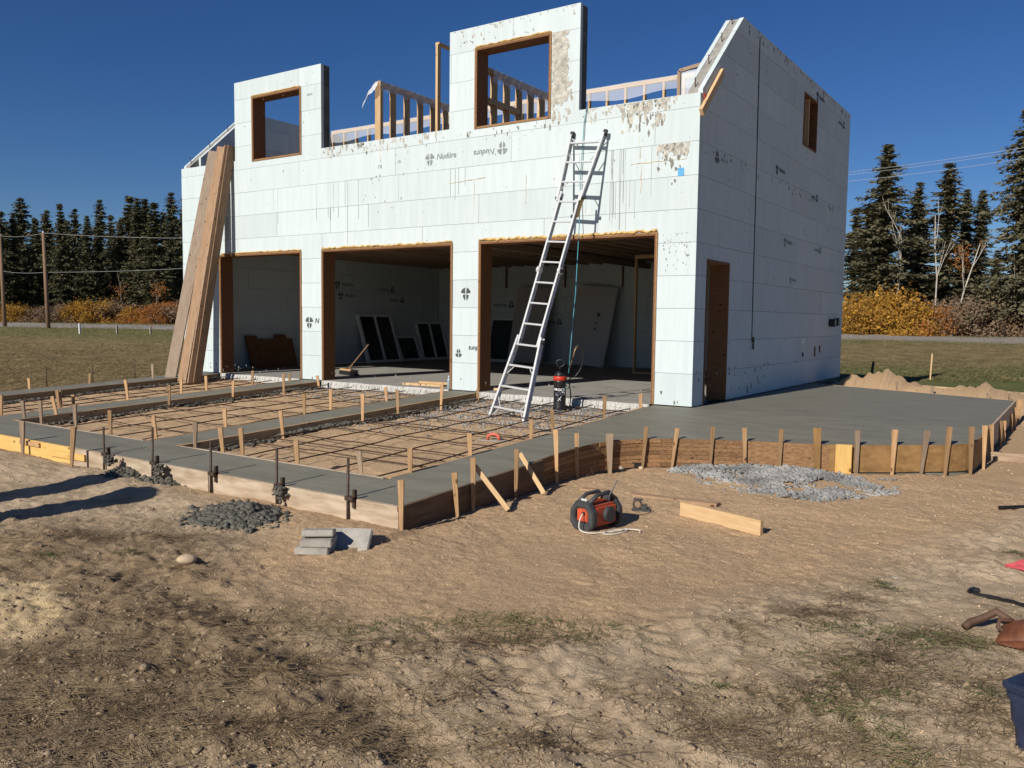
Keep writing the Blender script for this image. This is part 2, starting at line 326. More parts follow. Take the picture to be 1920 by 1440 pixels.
# ground: colours come from what lies there (sand fill, trampled soil, turf, pale sand), stored per vertex
def ground_material():
    m = bpy.data.materials.new('ground_soil'); m.use_nodes = True; N = m.node_tree.nodes; L = m.node_tree.links; b = N['Principled BSDF']
    b.inputs['Roughness'].default_value = .95; b.inputs['Specular IOR Level'].default_value = .1
    g = N.new('ShaderNodeNewGeometry')
    def noise(sc, det=6, ro=.6):
        n = N.new('ShaderNodeTexNoise'); n.inputs['Scale'].default_value = sc; n.inputs['Detail'].default_value = det; n.inputs['Roughness'].default_value = ro
        L.new(g.outputs['Position'], n.inputs['Vector']); return n.outputs['Fac']
    def ramp(f, c0, c1, p0=.35, p1=.65):
        r = N.new('ShaderNodeValToRGB'); r.color_ramp.elements[0].position = p0; r.color_ramp.elements[1].position = p1
        r.color_ramp.elements[0].color = (*c0, 1); r.color_ramp.elements[1].color = (*c1, 1); L.new(f, r.inputs[0]); return r.outputs[0]
    def attr(n):
        a = N.new('ShaderNodeAttribute'); a.attribute_name = n; return a.outputs['Fac']
    def mix(f, a, c):
        x = N.new('ShaderNodeMixRGB'); L.new(f, x.inputs[0]); L.new(a, x.inputs[1]); L.new(c, x.inputs[2]); return x.outputs[0]
    dirt = ramp(noise(2.2, 9, .68), (.33, .24, .152), (.60, .465, .315), .32, .66)
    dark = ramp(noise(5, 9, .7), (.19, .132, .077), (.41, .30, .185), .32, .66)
    sand = ramp(noise(70, 5, .75), (.375, .242, .137), (.65, .46, .28), .33, .66)
    pale = ramp(noise(12, 6), (.55, .40, .22), (.68, .52, .31))
    turf = ramp(noise(1.1, 10, .72), (.105, .085, .036), (.27, .205, .10), .33, .66)
    lawn = ramp(noise(.8, 10, .7), (.07, .095, .026), (.15, .16, .055), .35, .65)
    road = ramp(noise(3, 8), (.25, .225, .195), (.33, .30, .265))
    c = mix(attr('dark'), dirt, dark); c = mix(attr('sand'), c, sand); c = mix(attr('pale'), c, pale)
    c = mix(attr('turf'), c, turf); c = mix(attr('lawn'), c, lawn); c = mix(attr('road'), c, road)
    L.new(c, b.inputs['Base Color'])
    bp = N.new('ShaderNodeBump'); bp.inputs['Strength'].default_value = .9; bp.inputs['Distance'].default_value = .016
    L.new(noise(85, 8, .75), bp.inputs['Height'])
    b2 = N.new('ShaderNodeBump'); b2.inputs['Strength'].default_value = .6; b2.inputs['Distance'].default_value = .03; L.new(noise(22, 8, .7), b2.inputs['Height']); L.new(bp.outputs[0], b2.inputs['Normal'])
    L.new(b2.outputs[0], b.inputs['Normal']); return m
GROUND = ground_material()

# ------------------------------------------------------------------ terrain
fh = FWD[:2]/np.linalg.norm(FWD[:2]); rh = np.array([fh[1], -fh[0]])
def de(x, y):
    dx = np.asarray(x)-C[0]; dy = np.asarray(y)-C[1]; d = dx*fh[0]+dy*fh[1]; u = dx*rh[0]+dy*rh[1]
    return d-(56.3-.2*u)
APRON = [(.14,-6.22),(.13,-4.4),(.10,-3.7),(.17,-3.05),(.40,-2.66),(.80,-2.38),(1.48,-2.13),(2.16,-1.95),(2.55,-1.78),(3.0,-1.51),(3.42,-1.22),(3.57,-.85),(3.60,.3),(3.61,4.55),(.0,6.12)]
PX = lambda pts, z=-.46: [tuple(onz(p, z)[:2]) for p in pts]
SANDPOLY = PX([(300,905),(700,930),(1040,850),(1920,860),(1920,985),(1800,1010),(1560,1085),(1330,1130),(1180,1165),(900,1195),(720,1160),(560,1130),(420,1085),(520,1010),(380,940)])
PALEPOLY = PX([(-120,1090),(90,1095),(135,1140),(90,1185),(-120,1200)])
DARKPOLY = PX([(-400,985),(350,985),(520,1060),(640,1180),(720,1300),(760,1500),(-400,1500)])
def softpoly(x, y, poly, wdt, sd):
    """membership blurred and frayed by noise: averages jittered lookups"""
    t = 0.
    for k in range(6):
        a = k*1.047; t = t+inpoly(x+wdt*math.cos(a)+.22*fbm(x*2.3, y*2.3, sd, 3), y+wdt*math.sin(a)+.22*fbm(x*2.3, y*2.3, sd+5, 3), poly)
    return t/6.
def Gbase(x, y):
    x = np.asarray(x, float); y = np.asarray(y, float)
    z = -.465+.085*sst(-5.5, -2.2, y)*sst(.2, 1.2, x)+.0*x
    z = z+.10*sst(4.5, 8., y)
    e = de(x, y)
    far = np.where(e < -5, -.42+.66*sst(-24, -5, e), .24+.20*sst(-5, 5, e))
    k = sst(-36, -24, e); z = z*(1-k)+far*k
    z = z+.10*fbm(x*.06, y*.06, 3, 3)*sst(9, 25, np.hypot(x, y))
    # soil banked against the forms at the front and right strip
    z = z+.05*np.exp(-((y+6.55)/.35)**2)*(x < .3)*(x > -9)
    # spoil heap beyond the apron
    for (mx, my, mr, mh) in [(.35,7.3,.7,.45),(1.3,6.75,.65,.44),(2.2,6.3,.6,.40),(3.1,5.9,.6,.38),(.8,7.1,.4,.12),(4.0,5.6,.5,.36),(-.2,8.9,.6,.3)]:
        z = z+mh*np.exp(-((x-mx)**2+(y-my)**2)/mr**2)*(1+.6*fbm(x*4, y*4, 8, 4))
    return z
TRK = []
def arc_track(cx, cy, r, a0, a1, wd): TRK.append((cx, cy, r, a0, a1, wd))
arc_track(4.1, -5.6, 2.9, 185, 262, .17); arc_track(3.9, -6.0, 2.35, 170, 262, .17); arc_track(3.9, -6.0, 1.55, 175, 270, .17); arc_track(-.2, -14.2, 6.1, 50, 95, .16)
_cl = np.random.default_rng(3)
CLODS = [( _cl.uniform(-3.6, 5.6), _cl.uniform(-9.6, -6.2), _cl.uniform(.010, .032)) for _ in range(700)]
def detail(x, y, sand, dark):
    rough = np.clip(1-sand, 0, 1)
    h = .030*fbm(x*1.6, y*1.6, 1, 3)+rough*(.026*fbm(x*5, y*5, 2, 4)+.034*np.abs(fbm(x*9, y*9, 4, 4))*np.clip(.6+2*fbm(x*.9, y*.9, 14, 2), 0, 1.4)+.010*fbm(x*28, y*28, 15, 2))+sand*(.022*fbm(x*4.5, y*4.5, 6, 3)+.011*fbm(x*24, y*24, 9, 3))
    h = h+dark*(.034*np.abs(fbm(x*7, y*7, 12, 4)))
    pt = np.clip(.45+2.4*fbm(x*.8, y*.8, 33, 3)+.35*dark, 0, 1)*rough          # crumbly patches: separate clods of several sizes
    wx = x+.06*fbm(x*6, y*6, 41, 2); wy = y+.06*fbm(x*6, y*6, 43, 2)
    for f_, a_ in ((5.5, .040), (11., .026), (21., .014)): h = h+pt*a_*np.clip(.52-cell(wx*f_, wy*f_, int(f_)), -.25, .5)
    for cx, cy, r, a0, a1, wd in TRK:
        d = np.hypot(x-cx, y-cy)-r; a = np.degrees(np.arctan2(y-cy, x-cx)) % 360
        inside = (np.abs(d) < wd*1.2)*(a > a0)*(a < a1)
        lug = np.sin((np.radians(a)*r*38+np.abs(d)*22)); prof = 1-np.clip(np.abs(d)/wd, 0, 1)**4
        h = h*(1-.5*inside*prof)+inside*prof*rough*(-.016+.014*np.clip(lug*1.6, -1, 1))
    return h
def Gmask(x, y):
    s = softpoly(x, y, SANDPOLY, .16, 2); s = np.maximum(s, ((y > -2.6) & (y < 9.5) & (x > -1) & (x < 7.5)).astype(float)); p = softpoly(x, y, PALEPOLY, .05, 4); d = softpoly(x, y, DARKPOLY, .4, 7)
    return s, p, d
def G(x, y):
    x = np.atleast_1d(np.asarray(x, float)); y = np.atleast_1d(np.asarray(y, float)); s, p, d = Gmask(x, y)
    k = np.exp(-(np.hypot(x-C[0], y-C[1])/14.)**4)
    return Gbase(x, y)+detail(x, y, s, d)*k
def g1(x, y): return float(G([x], [y])[0])
def axis(lo, hi, st, far, n):
    a = np.arange(lo, hi, st); g = np.geomspace(st*1.5, far, n); return np.concatenate([lo-np.cumsum(np.diff(np.concatenate([[0], g])))[::-1], a, a[-1]+np.cumsum(np.diff(np.concatenate([[0], g])))])
gx = axis(-3.6, 5.8, .0155, 700, 110); gy = axis(-9.4, -2.2, .0155, 700, 110)
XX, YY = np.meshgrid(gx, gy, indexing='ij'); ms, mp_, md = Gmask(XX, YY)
kk = np.exp(-(np.hypot(XX-C[0], YY-C[1])/14.)**4)
ZZ = Gbase(XX, YY)+detail(XX, YY, ms, md)*kk
for cx, cy, r in CLODS:      # clods stamped into the sheet
    i0, i1 = np.searchsorted(gx, [cx-r, cx+r]); j0, j1 = np.searchsorted(gy, [cy-r, cy+r])
    if i1 > i0 and j1 > j0:
        q = ((XX[i0:i1, j0:j1]-cx)**2+(YY[i0:i1, j0:j1]-cy)**2)/r**2
        ZZ[i0:i1, j0:j1] += np.sqrt(np.clip(1-q, 0, 1))*r*.4*(1-ms[i0:i1, j0:j1])
nx, ny = XX.shape
# under slabs, forms and the building the sheet stays well below them
under = inpoly(XX, YY, [(-11.2,-6.2),(.1,-6.2)]+APRON[1:]+[(0,8.55),(-11.6,8.55),(-11.6,0),(-11.2,0)])
ZZ[under] = np.minimum(ZZ[under], -.52)
idx = np.arange(nx*ny).reshape(nx, ny)
quads = np.stack([idx[:-1, :-1], idx[1:, :-1], idx[1:, 1:], idx[:-1, 1:]], -1).reshape(-1, 4)
gme = np_mesh('ground', np.stack([XX, YY, ZZ], -1).reshape(-1, 3), quads, True)
E_ = de(XX, YY); far = sst(-46, -40, E_); dist = np.hypot(XX-C[0], YY-C[1])
left = sst(10.5, 13.5, dist+1.5*fbm(XX*.4, YY*.4, 5, 3))*(1-((XX > -1) & (YY < 9.0) & (YY > -6)))
left = np.where((XX > -.8) & (YY > 8.5), sst(8.8, 9.8, YY+.8*fbm(XX*.6, YY*.6, 2, 3)-.25*np.maximum(XX-3, 0)), left)
turf = left*(1-.0*far)
rightm = (XX > -14); nzl = fbm(XX*.12, YY*.12, 4, 3)
lawnm = np.clip(rightm*(sst(-46, -40, E_)*(1-sst(-24, -19, E_+6*nzl))+.65*sst(-10, -8, E_+3*nzl))+(1-rightm)*sst(-17, -12, E_+7*nzl)*.8, 0, 1)*.85
roadm = sst(-5.2, -4.4, E_)*(1-sst(4.2, 5.2, E_))
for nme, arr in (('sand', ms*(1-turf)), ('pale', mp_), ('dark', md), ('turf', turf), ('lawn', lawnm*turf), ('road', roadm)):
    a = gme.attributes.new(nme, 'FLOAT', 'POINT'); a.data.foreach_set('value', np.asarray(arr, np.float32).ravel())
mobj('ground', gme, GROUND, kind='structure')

# ------------------------------------------------------------------ wet concrete strips and apron
def zc(y): return -.012-.041*max(0., -y)
def slab(name, poly, mt, zf, bottom=-.55, parent=None, **k):
    """flat-topped slab over a polygon, top following zf(x,y), finely split so that it can slope"""
    bm = bmesh.new(); vs = [bm.verts.new((x, y, 0)) for x, y in poly]; f = bm.faces.new(vs)
    if f.normal.z < 0: f.normal_flip()
    for ax in (0, 1):
        for c in np.arange(-12, 7, .5):
            n = [0, 0, 0]; n[ax] = 1; q = [0, 0, 0]; q[ax] = c+.013
            bmesh.ops.bisect_plane(bm, geom=bm.verts[:]+bm.edges[:]+bm.faces[:], plane_co=q, plane_no=n)
    ext = bmesh.ops.extrude_face_region(bm, geom=bm.faces[:]); top = [e for e in ext['geom'] if isinstance(e, bmesh.types.BMVert)]; ts = set(top)
    for v in bm.verts: v.co.z = zf(v.co.x, v.co.y)+.003*float(fbm(v.co.x*1.1, v.co.y*1.1, 3, 2)) if v in ts else bottom
    bmesh.ops.recalc_face_normals(bm, faces=bm.faces); me = bpy.data.meshes.new(name); bm.to_mesh(me); bm.free()
    return mobj(name, me, mt, parent, **k)
def offset(poly, d):
    out = []
    for i, p in enumerate(poly):
        a = np.array(poly[max(i-1, 0)]); b = np.array(poly[min(i+1, len(poly)-1)]); t_ = (b-a)/np.linalg.norm(b-a); out.append((p[0]+t_[1]*d, p[1]-t_[0]*d))
    return out
def smooth_curve(P, n=6):
    P = [np.array(p) for p in P]; out = []
    for i in range(len(P)-1):
        p0, p1, p2, p3 = P[max(i-1, 0)], P[i], P[i+1], P[min(i+2, len(P)-1)]
        for k in range(n):
            t_ = k/n; out.append(.5*((2*p1)+(-p0+p2)*t_+(2*p0-5*p1+4*p2-p3)*t_**2+(-p0+3*p1-3*p2+p3)*t_**3))
    return [tuple(q) for q in out]+[tuple(P[-1])]
CVA = smooth_curve(APRON[1:7]); CVB = smooth_curve(APRON[6:10]); CVC = smooth_curve(APRON[9:13])
YI, YO = -5.58, -6.22
slab('concrete_apron', [(.14,-6.22)]+CVA[:-1]+CVB[:-1]+CVC+APRON[13:]+[(.0,-.001),(-.58,-.001),(-.58,YI),(-.58,YO)], WET, lambda x, y: zc(y), kind='structure')
slab('front_strip', [(-11.02,YO),(-.583,YO),(-.583,YI),(-11.02,YI)], WET, lambda x, y: zc(y), kind='structure')
STR = [(-11.02,-10.40),(-7.93,-7.36),(-4.27,-3.71)]
for a, b in STR: slab('cross_strip', [(a,YI+.003),(b,YI+.003),(b,-.004),(a,-.004)], WET, lambda x, y: zc(y), kind='structure')
# sand fill of the three bays
def fill(x, y): return zc(y)-.115
BAYS = [(-10.40,-7.93),(-7.36,-4.27),(-3.71,-.58)]
def bayz(x, y): return np.array([fill(0, t) for t in np.atleast_1d(y)])+.045*fbm(x*1.3, y*1.3, 21, 3)+.018*fbm(x*7, y*7, 22, 3)
for i, (a, b) in enumerate(BAYS):
    xs = np.arange(a+.0, b+.001, .025); ys = np.arange(YI, .06, .025); bx, by = np.meshgrid(xs, ys, indexing='ij'); bz = bayz(bx.ravel(), by.ravel()).reshape(bx.shape)
    id2 = np.arange(bx.size).reshape(bx.shape); q = np.stack([id2[:-1, :-1], id2[1:, :-1], id2[1:, 1:], id2[:-1, 1:]], -1).reshape(-1, 4)
    me = np_mesh('sand_fill', np.stack([bx, by, bz], -1).reshape(-1, 3), q, True)
    for nme in ('pale', 'dark', 'turf', 'lawn', 'road'): me.attributes.new(nme, 'FLOAT', 'POINT')
    at = me.attributes.new('sand', 'FLOAT', 'POINT'); at.data.foreach_set('value', np.ones(bx.size, np.float32))
    mobj('sand_fill', me, GROUND, kind='structure')

# ------------------------------------------------------------------ scatter helpers
bm = bmesh.new(); bmesh.ops.create_icosphere(bm, subdivisions=1, radius=1.); ICO_V = np.array([v.co[:] for v in bm.verts]); ICO_F = np.array([[v.index for v in f.verts] for f in bm.faces]); bm.free()
def lumps(pos, size, rng, flat=.7, jit=.25):
    """merged little stones: pos (n,3), size (n,)"""
    n = len(pos); V = ICO_V[None]*(1+jit*(rng.random((n, len(ICO_V), 1))-.5)*2)
    sc = size[:, None, None]*np.stack([rng.uniform(.7, 1.3, n), rng.uniform(.7, 1.3, n), flat*rng.uniform(.7, 1.3, n)], -1)[:, None]
    a = rng.uniform(0, 6.28, n); ca, sa = np.cos(a)[:, None], np.sin(a)[:, None]; V = V*sc
    V = np.stack([V[..., 0]*ca-V[..., 1]*sa, V[..., 0]*sa+V[..., 1]*ca, V[..., 2]], -1)+pos[:, None]
    return V.reshape(-1, 3), (ICO_F[None]+(np.arange(n)*len(ICO_V))[:, None, None]).reshape(-1, 3)
def blades(pos, ln, wd, az, lift, rng, curl=.3):
    """merged grass blades: 3-segment tapered strips"""
    n = len(pos); d = np.stack([np.cos(az), np.sin(az)], -1); p = np.stack([-d[:, 1], d[:, 0]], -1); vs = []
    bend = rng.normal(0, curl, n)
    for t, wf in ((0, 1.), (.45, .8), (1., .12)):
        fx = pos[:, :2]+d*(ln*t*np.cos(lift*(1-.5*t)))[:, None]+p*(bend*ln*t*t)[:, None]; z = pos[:, 2]+ln*t*np.sin(lift*(1-.55*t))
        for s in (-1, 1): vs.append(np.column_stack([fx+p*(s*wd*wf/2)[:, None], z+s*wd*.2]))
    V = np.stack(vs, 1).reshape(-1, 3); b = np.arange(n)[:, None]*6
    Fq = np.concatenate([b+np.array([[0, 1, 3, 2]]), b+np.array([[2, 3, 5, 4]])]); return V, Fq

# ------------------------------------------------------------------ the insulated-form garage shell
T = .28; FO = .067
bld = empty('garage_building', (-5.8, 4.2, 0), label='unfinished white foam block garage with three door openings and two window dormers', cat='building')
BINV = Matrix.Translation((5.8, -4.2, 0))
def bpart(name, mb, mt, parent=None, **k):
    o = mb.obj(name, mt, None, **k); p = parent or bld; o.parent = p; o.matrix_parent_inverse = p.matrix_world.inverted() if p is not bld else BINV; return o
WL, WH, WD = -11.64, 4.30, 8.62
DOORS = [(-10.385,-7.93,2.435),(-7.36,-4.27,2.435),(-3.71,-.585,2.435)]
WINS = [(-9.31,-7.91,4.24,5.485),(-3.82,-2.40,4.24,5.505)]
DORM = [(-9.85,-7.37,5.83),(-4.35,-1.90,5.85)]
WZ = 5.76
def in_front(x, z):
    if not (WL < x < 0 and z > 0): return False
    for a, b, h in DOORS:
        if a < x < b and z < h: return False
    for a, b, c, d in WINS:
        if a < x < b and c < z < d: return False
    if z < WH: return True
    return any(a < x < b and z < h for a, b, h in DORM)
fx = sorted({WL, 0}|{v for d in DOORS for v in d[:2]}|{v for d in WINS for v in d[:2]}|{v for d in DORM for v in d[:2]})
fz = sorted({0, WH}|{d[2] for d in DOORS}|{v for d in WINS for v in d[2:]}|{d[2] for d in DORM})
SD = (.398, 1.318, 2.075); SW = (4.97, 5.90, 4.47, 5.43)
def in_side(y, z): return 0 < y < WD and 0 < z < WZ and not (SD[0] < y < SD[1] and z < SD[2]) and not (SW[0] < y < SW[1] and SW[2] < z < SW[3])
sy = [0, WD, SD[0], SD[1], SW[0], SW[1]]; sz = [0, WZ, SD[2], SW[2], SW[3]]
def in_plain(y, z): return 0 < y < WD and 0 < z < WZ
def clip(poly, f):
    out = []
    for i in range(len(poly)):
        a, b = poly[i], poly[(i+1) % len(poly)]; fa, fb = f(a), f(b)
        if fa >= 0: out.append(a)
        if fa*fb < 0: t = fa/(fa-fb); out.append((a[0]+(b[0]-a[0])*t, a[1]+(b[1]-a[1])*t))
    return out
rake = lambda p: (p[0]*.91+4.30)-p[1]       # the front slope of the side walls
def cells(u0, u1, v0, v1, us, vs, inside):
    U = [u0]+[u for u in sorted(us) if u0+1e-4 < u < u1-1e-4]+[u1]; V = [v0]+[v for v in sorted(vs) if v0+1e-4 < v < v1-1e-4]+[v1]; r = []
    for i in range(len(U)-1):
        for j in range(len(V)-1):
            if inside((U[i]+U[i+1])/2, (V[j]+V[j+1])/2): r.append((U[i], U[i+1], V[j], V[j+1]))
    return r
def wallblocks(name, ulo, uhi, top, us, vs, inside, axis, a, b, out, sloped=False, seed=0, flip=1, joined=False):
    """every moulded block is its own part: 2.44 m x 0.457 m, joints 4 mm open"""
    rg = random.Random(seed); CH = .4572; n = int(top/CH)+1; J = MB()
    for k in range(n):
        v0, v1 = k*CH, min((k+1)*CH, top); off = [0, 1.22, .6, 1.85][(k+seed) % 4]; u = ulo-off; first = True
        while u < uhi:
            u0, u1 = max(u, ulo), min(u+2.44, uhi); u += 2.44
            if u1-u0 < .3 and u0 == ulo: u -= 2.44-(u1-u0); u0 = ulo; u1 = min(ulo+2.44, uhi); u = u1
            if uhi-u1 < .3: u1 = uhi; u = uhi
            g = .0022; pr = rg.uniform(-.0015, .0025)*out; groups = []
            for c in cells(u0+g, u1-g, v0+g, v1-g if v1 < top else v1, us, vs, inside):
                poly = [(c[0], c[2]), (c[1], c[2]), (c[1], c[3]), (c[0], c[3])]
                if sloped: poly = clip(poly, rake)
                if len(poly) < 3: continue
                hit = [gr for gr in groups if any(min(c[1], q[1])-max(c[0], q[0]) > -1e-5 and min(c[3], q[3])-max(c[2], q[2]) > -1e-5 and (min(c[1], q[1])-max(c[0], q[0]) > 1e-5 or min(c[3], q[3])-max(c[2], q[2]) > 1e-5) for q, _ in gr)]
                new = [(c, poly)]
                for h_ in hit: new += h_; groups.remove(h_)
                groups.append(new)
            for gr in groups:
                m = J if joined else MB()
                for c, poly in gr: m.prism(poly, axis, a+(pr if out < 0 else 0), b+(pr if out > 0 else 0))
                if not joined: bpart(name, m, FOAM)
    if joined: bpart(name, J, FOAM)
wallblocks('foam_block', WL, 0, 5.86, fx, fz, in_front, 1, 0., FO, -1, seed=1)
wallblocks('inner_foam_face', WL+T, -T, WH, fx, fz, in_front, 1, T-FO, T, 1, seed=2, joined=True)
wallblocks('foam_block', FO+.002, WD, WZ, sy, sz, in_side, 0, -FO, 0., 1, True, seed=3)
wallblocks('inner_foam_face', T, WD-T, WZ, sy, sz, in_side, 0, -T, -T+FO, -1, True, seed=4, joined=True)
wallblocks('foam_block', T, WD-T, WZ, [], [], in_plain, 0, WL+T-FO, WL+T, 1, True, seed=5)            # left wall, inner face
wallblocks('outer_foam_face', FO+.002, WD, WZ, [], [], in_plain, 0, WL, WL+FO, -1, True, seed=6, joined=True)
wallblocks('foam_block', WL+T+.002, -T-.002, 4.3, [], [], lambda x, z: True, 1, WD-T, WD-T+FO, -1, seed=7)   # back wall, inner face
wallblocks('outer_foam_face', WL+FO, -FO, 4.3, [], [], lambda x, z: True, 1, WD-FO, WD, 1, seed=8, joined=True)
m = MB()
for c in cells(WL+.01, -.01, 0, 5.845, fx, fz, in_front): m.box((c[0], FO+.001, c[2]), (c[1], T-FO-.001, min(c[3], 5.845)-(.006 if c[3] > 4.2 else 0)))
bpart('concrete_core', m, CORED)
for xa, xb, ins in ((-T+FO+.001, -FO-.001, in_side), (WL+FO+.001, WL+T-FO-.001, in_plain)):
    m = MB()
    for c in cells(FO+.004, WD-.07, 0, WZ-.008, sy, sz, ins):
        poly = clip([(c[0], c[2]), (c[1], c[2]), (c[1], c[3]), (c[0], c[3])], lambda p: rake(p)-.012)
        if len(poly) > 2: m.prism(poly, 0, xa, xb)
    bpart('concrete_core', m, CORE)
m = MB(); m.box((WL+FO, WD-T+FO+.001, 0), (-FO, WD-FO-.001, 4.29)); bpart('concrete_core', m, CORE)
# plywood bucks round the openings
def buck(kind, a, b, z0, z1, sill):
    t = .036
    for x0, x1 in ((a-.001, a+t), (b-t, b+.001)):
        m = MB(); m.box((x0, -.012, z0), (x1, T+.012, z1)); bpart(kind+'_jamb', m, BUCK, bevel=.002)
    m = MB(); m.box((a+t, -.012, z1-t), (b-t, T+.012, z1+.001)); bpart(kind+'_head', m, BUCK, bevel=.002)
    if sill: m = MB(); m.box((a+t, -.012, z0-.001), (b-t, T+.012, z0+t)); bpart(kind+'_sill', m, BUCKE, bevel=.002)
    # raw edge strip that shows towards the yard
    m = MB()
    for x0, x1 in ((a-.012, a+.012), (b-.012, b+.012)): m.box((x0, -.016, z0), (x1, -.0125, z1+.012))
    m.box((a+.012, -.016, z1-.014), (b-.012, -.0125, z1+.012)); bpart(kind+'_edge', m, BUCKE)
for a, b, h in DOORS: buck('door_buck', a, b, 0, h, False)
for a, b, c, d in WINS: buck('window_buck', a, b, c, d, True)
t = .036
for y0, y1, z0, z1, sl in ((SD[0], SD[1], 0, SD[2], 0), (SW[0], SW[1], SW[2], SW[3], 1)):
    for q0, q1 in ((y0-.001, y0+t), (y1-t, y1+.001)):
        m = MB(); m.box((-T-.01, q0, z0), (.012, q1, z1)); bpart('side_buck_jamb', m, BUCK, bevel=.002)
    m = MB(); m.box((-T-.01, y0+t, z1-t), (.012, y1-t, z1+.001)); bpart('side_buck_head', m, BUCK)
    if sl:
        m = MB(); m.box((-T-.01, y0+t, z0), (.012, y1-t, z0+t)); bpart('side_buck_sill', m, BUCK)
        m = MB(); m.box((-.12, 5.40, z0+t), (-.02, 5.44, z1-t)); bpart('window_post', m, LUM)
        m = MB(); m.box((-.26, y0+t, z0+t), (-.25, y1-t, z1-t)); bpart('window_board', m, BUCK)
# spray foam beaded along the heads
def bead(x0, x1, z, amp, seed):
    rg = random.Random(seed); m = MB(); n = int((x1-x0)/.045); prev = None
    pts = []; rs = []
    for i in range(n+1):
        pts.append((x0+(x1-x0)*i/n, -.012+rg.uniform(-.006, .003), z+.012+rg.uniform(-.012, .012)*amp)); rs.append(rg.uniform(.008, .021)*(.6+.5*amp))
    m.tube(pts, rs, 6); bpart('spray_foam_bead', m, SPRAY, smooth=True)
bead(-10.3, -7.93, 2.45, .6, 1); bead(-7.36, -4.27, 2.45, 1., 2); bead(-3.71, -.585, 2.45, 1.3, 3); bead(-9.3, -7.93, 5.495, .3, 4); bead(-3.8, -2.4, 5.515, .5, 5)
# yellow foam squeezed out of a few joints
for (x0, z0, x1, z1, sd) in [(-4.35,3.42,-3.6,3.46,1),(-3.83,3.44,-3.83,2.98,2),(-2.82,3.44,-2.82,2.99,3),(-1.02,3.43,-.18,3.43,4),(-.86,3.40,-.86,3.0,5),(-5.9,4.2,-5.88,3.93,7),(-.9,3.80,-.88,3.5,8)]:
    rg = random.Random(sd); m = MB(); n = max(4, int(math.hypot(x1-x0, z1-z0)/.05))
    m.tube([(x0+(x1-x0)*i/n+rg.uniform(-.006, .006), -.001, z0+(z1-z0)*i/n+rg.uniform(-.006, .006)) for i in range(n+1)], [rg.uniform(.002, .008) for _ in range(n+1)], 5); bpart('joint_foam', m, SPRAYP, smooth=True)
# dried concrete smears and drips, a few mm thick
def smear(plane, u0, u1, v0, v1, n, mt, seed, drip=True, big=.05):
    rg = random.Random(seed); m = MB()
    for i in range(n):
        u = rg.uniform(u0, u1); hgt = (v1-v0); v = v1-hgt*rg.random()**(1.8 if drip else 1.)
        w_ = rg.uniform(.25, 1.)*big; h_ = w_*rg.uniform(.8, 3.2 if drip else 1.3); k = rg.randint(6, 9); th = rg.uniform(.0012, .0028)
        poly = [(u+w_*.5*math.cos(6.283*j/k)*rg.uniform(.5, 1.1), max(v0-.1, min(v1, v+h_*.5*math.sin(6.283*j/k)*rg.uniform(.5, 1.2)))) for j in range(k)]
        if plane == 'front': m.prism(poly, 1, -th-.003, .001)
        else: m.prism(poly, 0, -.001, th+.003)
    bpart('concrete_smear', m, mt, kind='stuff')
smear('front', -7.3, -4.4, 4.12, 4.295, 90, SMEAR, 1, big=.05); smear('front', -7.3, -6.2, 4.10, 4.295, 30, SMEARD, 2, big=.05)
smear('front', -1.85, -.35, 4.06, 4.296, 50, SMEAR, 3, big=.06); smear('front', -1.25, -.5, 3.88, 4.29, 55, SMEAR, 4, big=.09); smear('front', -1.25, -.5, 3.8, 4.29, 34, SMEARD, 5, big=.06)
smear('front', -.62, -.12, 3.50, 3.66, 40, SMEAR, 6, big=.08); smear('front', -.60, -.2, 3.1, 3.66, 34, SMEARD, 7, big=.06)
smear('front', -2.37, -2.12, 4.45, 5.5, 230, SMEAR, 8, drip=False, big=.13); smear('front', -2.38, -2.02, 4.2, 4.75, 60, SMEAR, 9, big=.07)
smear('front', -4.3, -1.95, 5.7, 5.845, 45, SMEAR, 10, big=.04); smear('front', -4.2, -2.2, 4.02, 4.22, 26, SMEARD, 11, big=.045)
smear('front', -4.2, -2.6, 5.58, 5.66, 26, SMEARD, 12, drip=False, big=.03)
smear('front', -.5, -.1, 1.9, 2.42, 60, SMEARD, 13, big=.016); smear('front', -11.6, -.03, .02, .2, 60, SMEARD, 14, big=.04)
smear('front', -9.7, -7.5, 3.3, 5.7, 20, SMEARD, 15, big=.022); smear('front', -7.2, -.1, 2.5, 4.2, 60, SMEARD, 16, big=.018); smear('front', -6.3, -5.3, 3.0, 3.7, 14, SMEARD, 17, big=.03)
smear('side', .2, 8.4, 3.5, 3.66, 40, SMEARD, 18, big=.05); smear('side', .1, 8.4, .4, 5.4, 70, SMEARD, 19, big=.02); smear('side', 1.7, 8.5, 5.6, 5.755, 70, SMEARD, 20, big=.05); smear('side', .1, 3.5, .05, .5, 40, SMEARD, 21, big=.05)
# vertical run marks
m = MB(); rg = random.Random(4)
for i in range(44):
    x = rg.choice([rg.uniform(-7.2,-6.3), rg.uniform(-1.35,-.95), rg.uniform(-11,-.1), rg.uniform(-1.4,-1.0)]); z1 = rg.choice([3.65, 3.66, 3.2]); L_ = rg.uniform(.2, .75); wd = rg.uniform(.0015, .0035)
    if any(a-.05 < x < b+.05 and z1-L_ < h+.06 for a, b, h in DOORS): L_ = z1-2.5
    m.box((x, -.0042, z1-L_), (x+wd, .001, z1))
bpart('cement_run', m, SMEARD, kind='stuff')
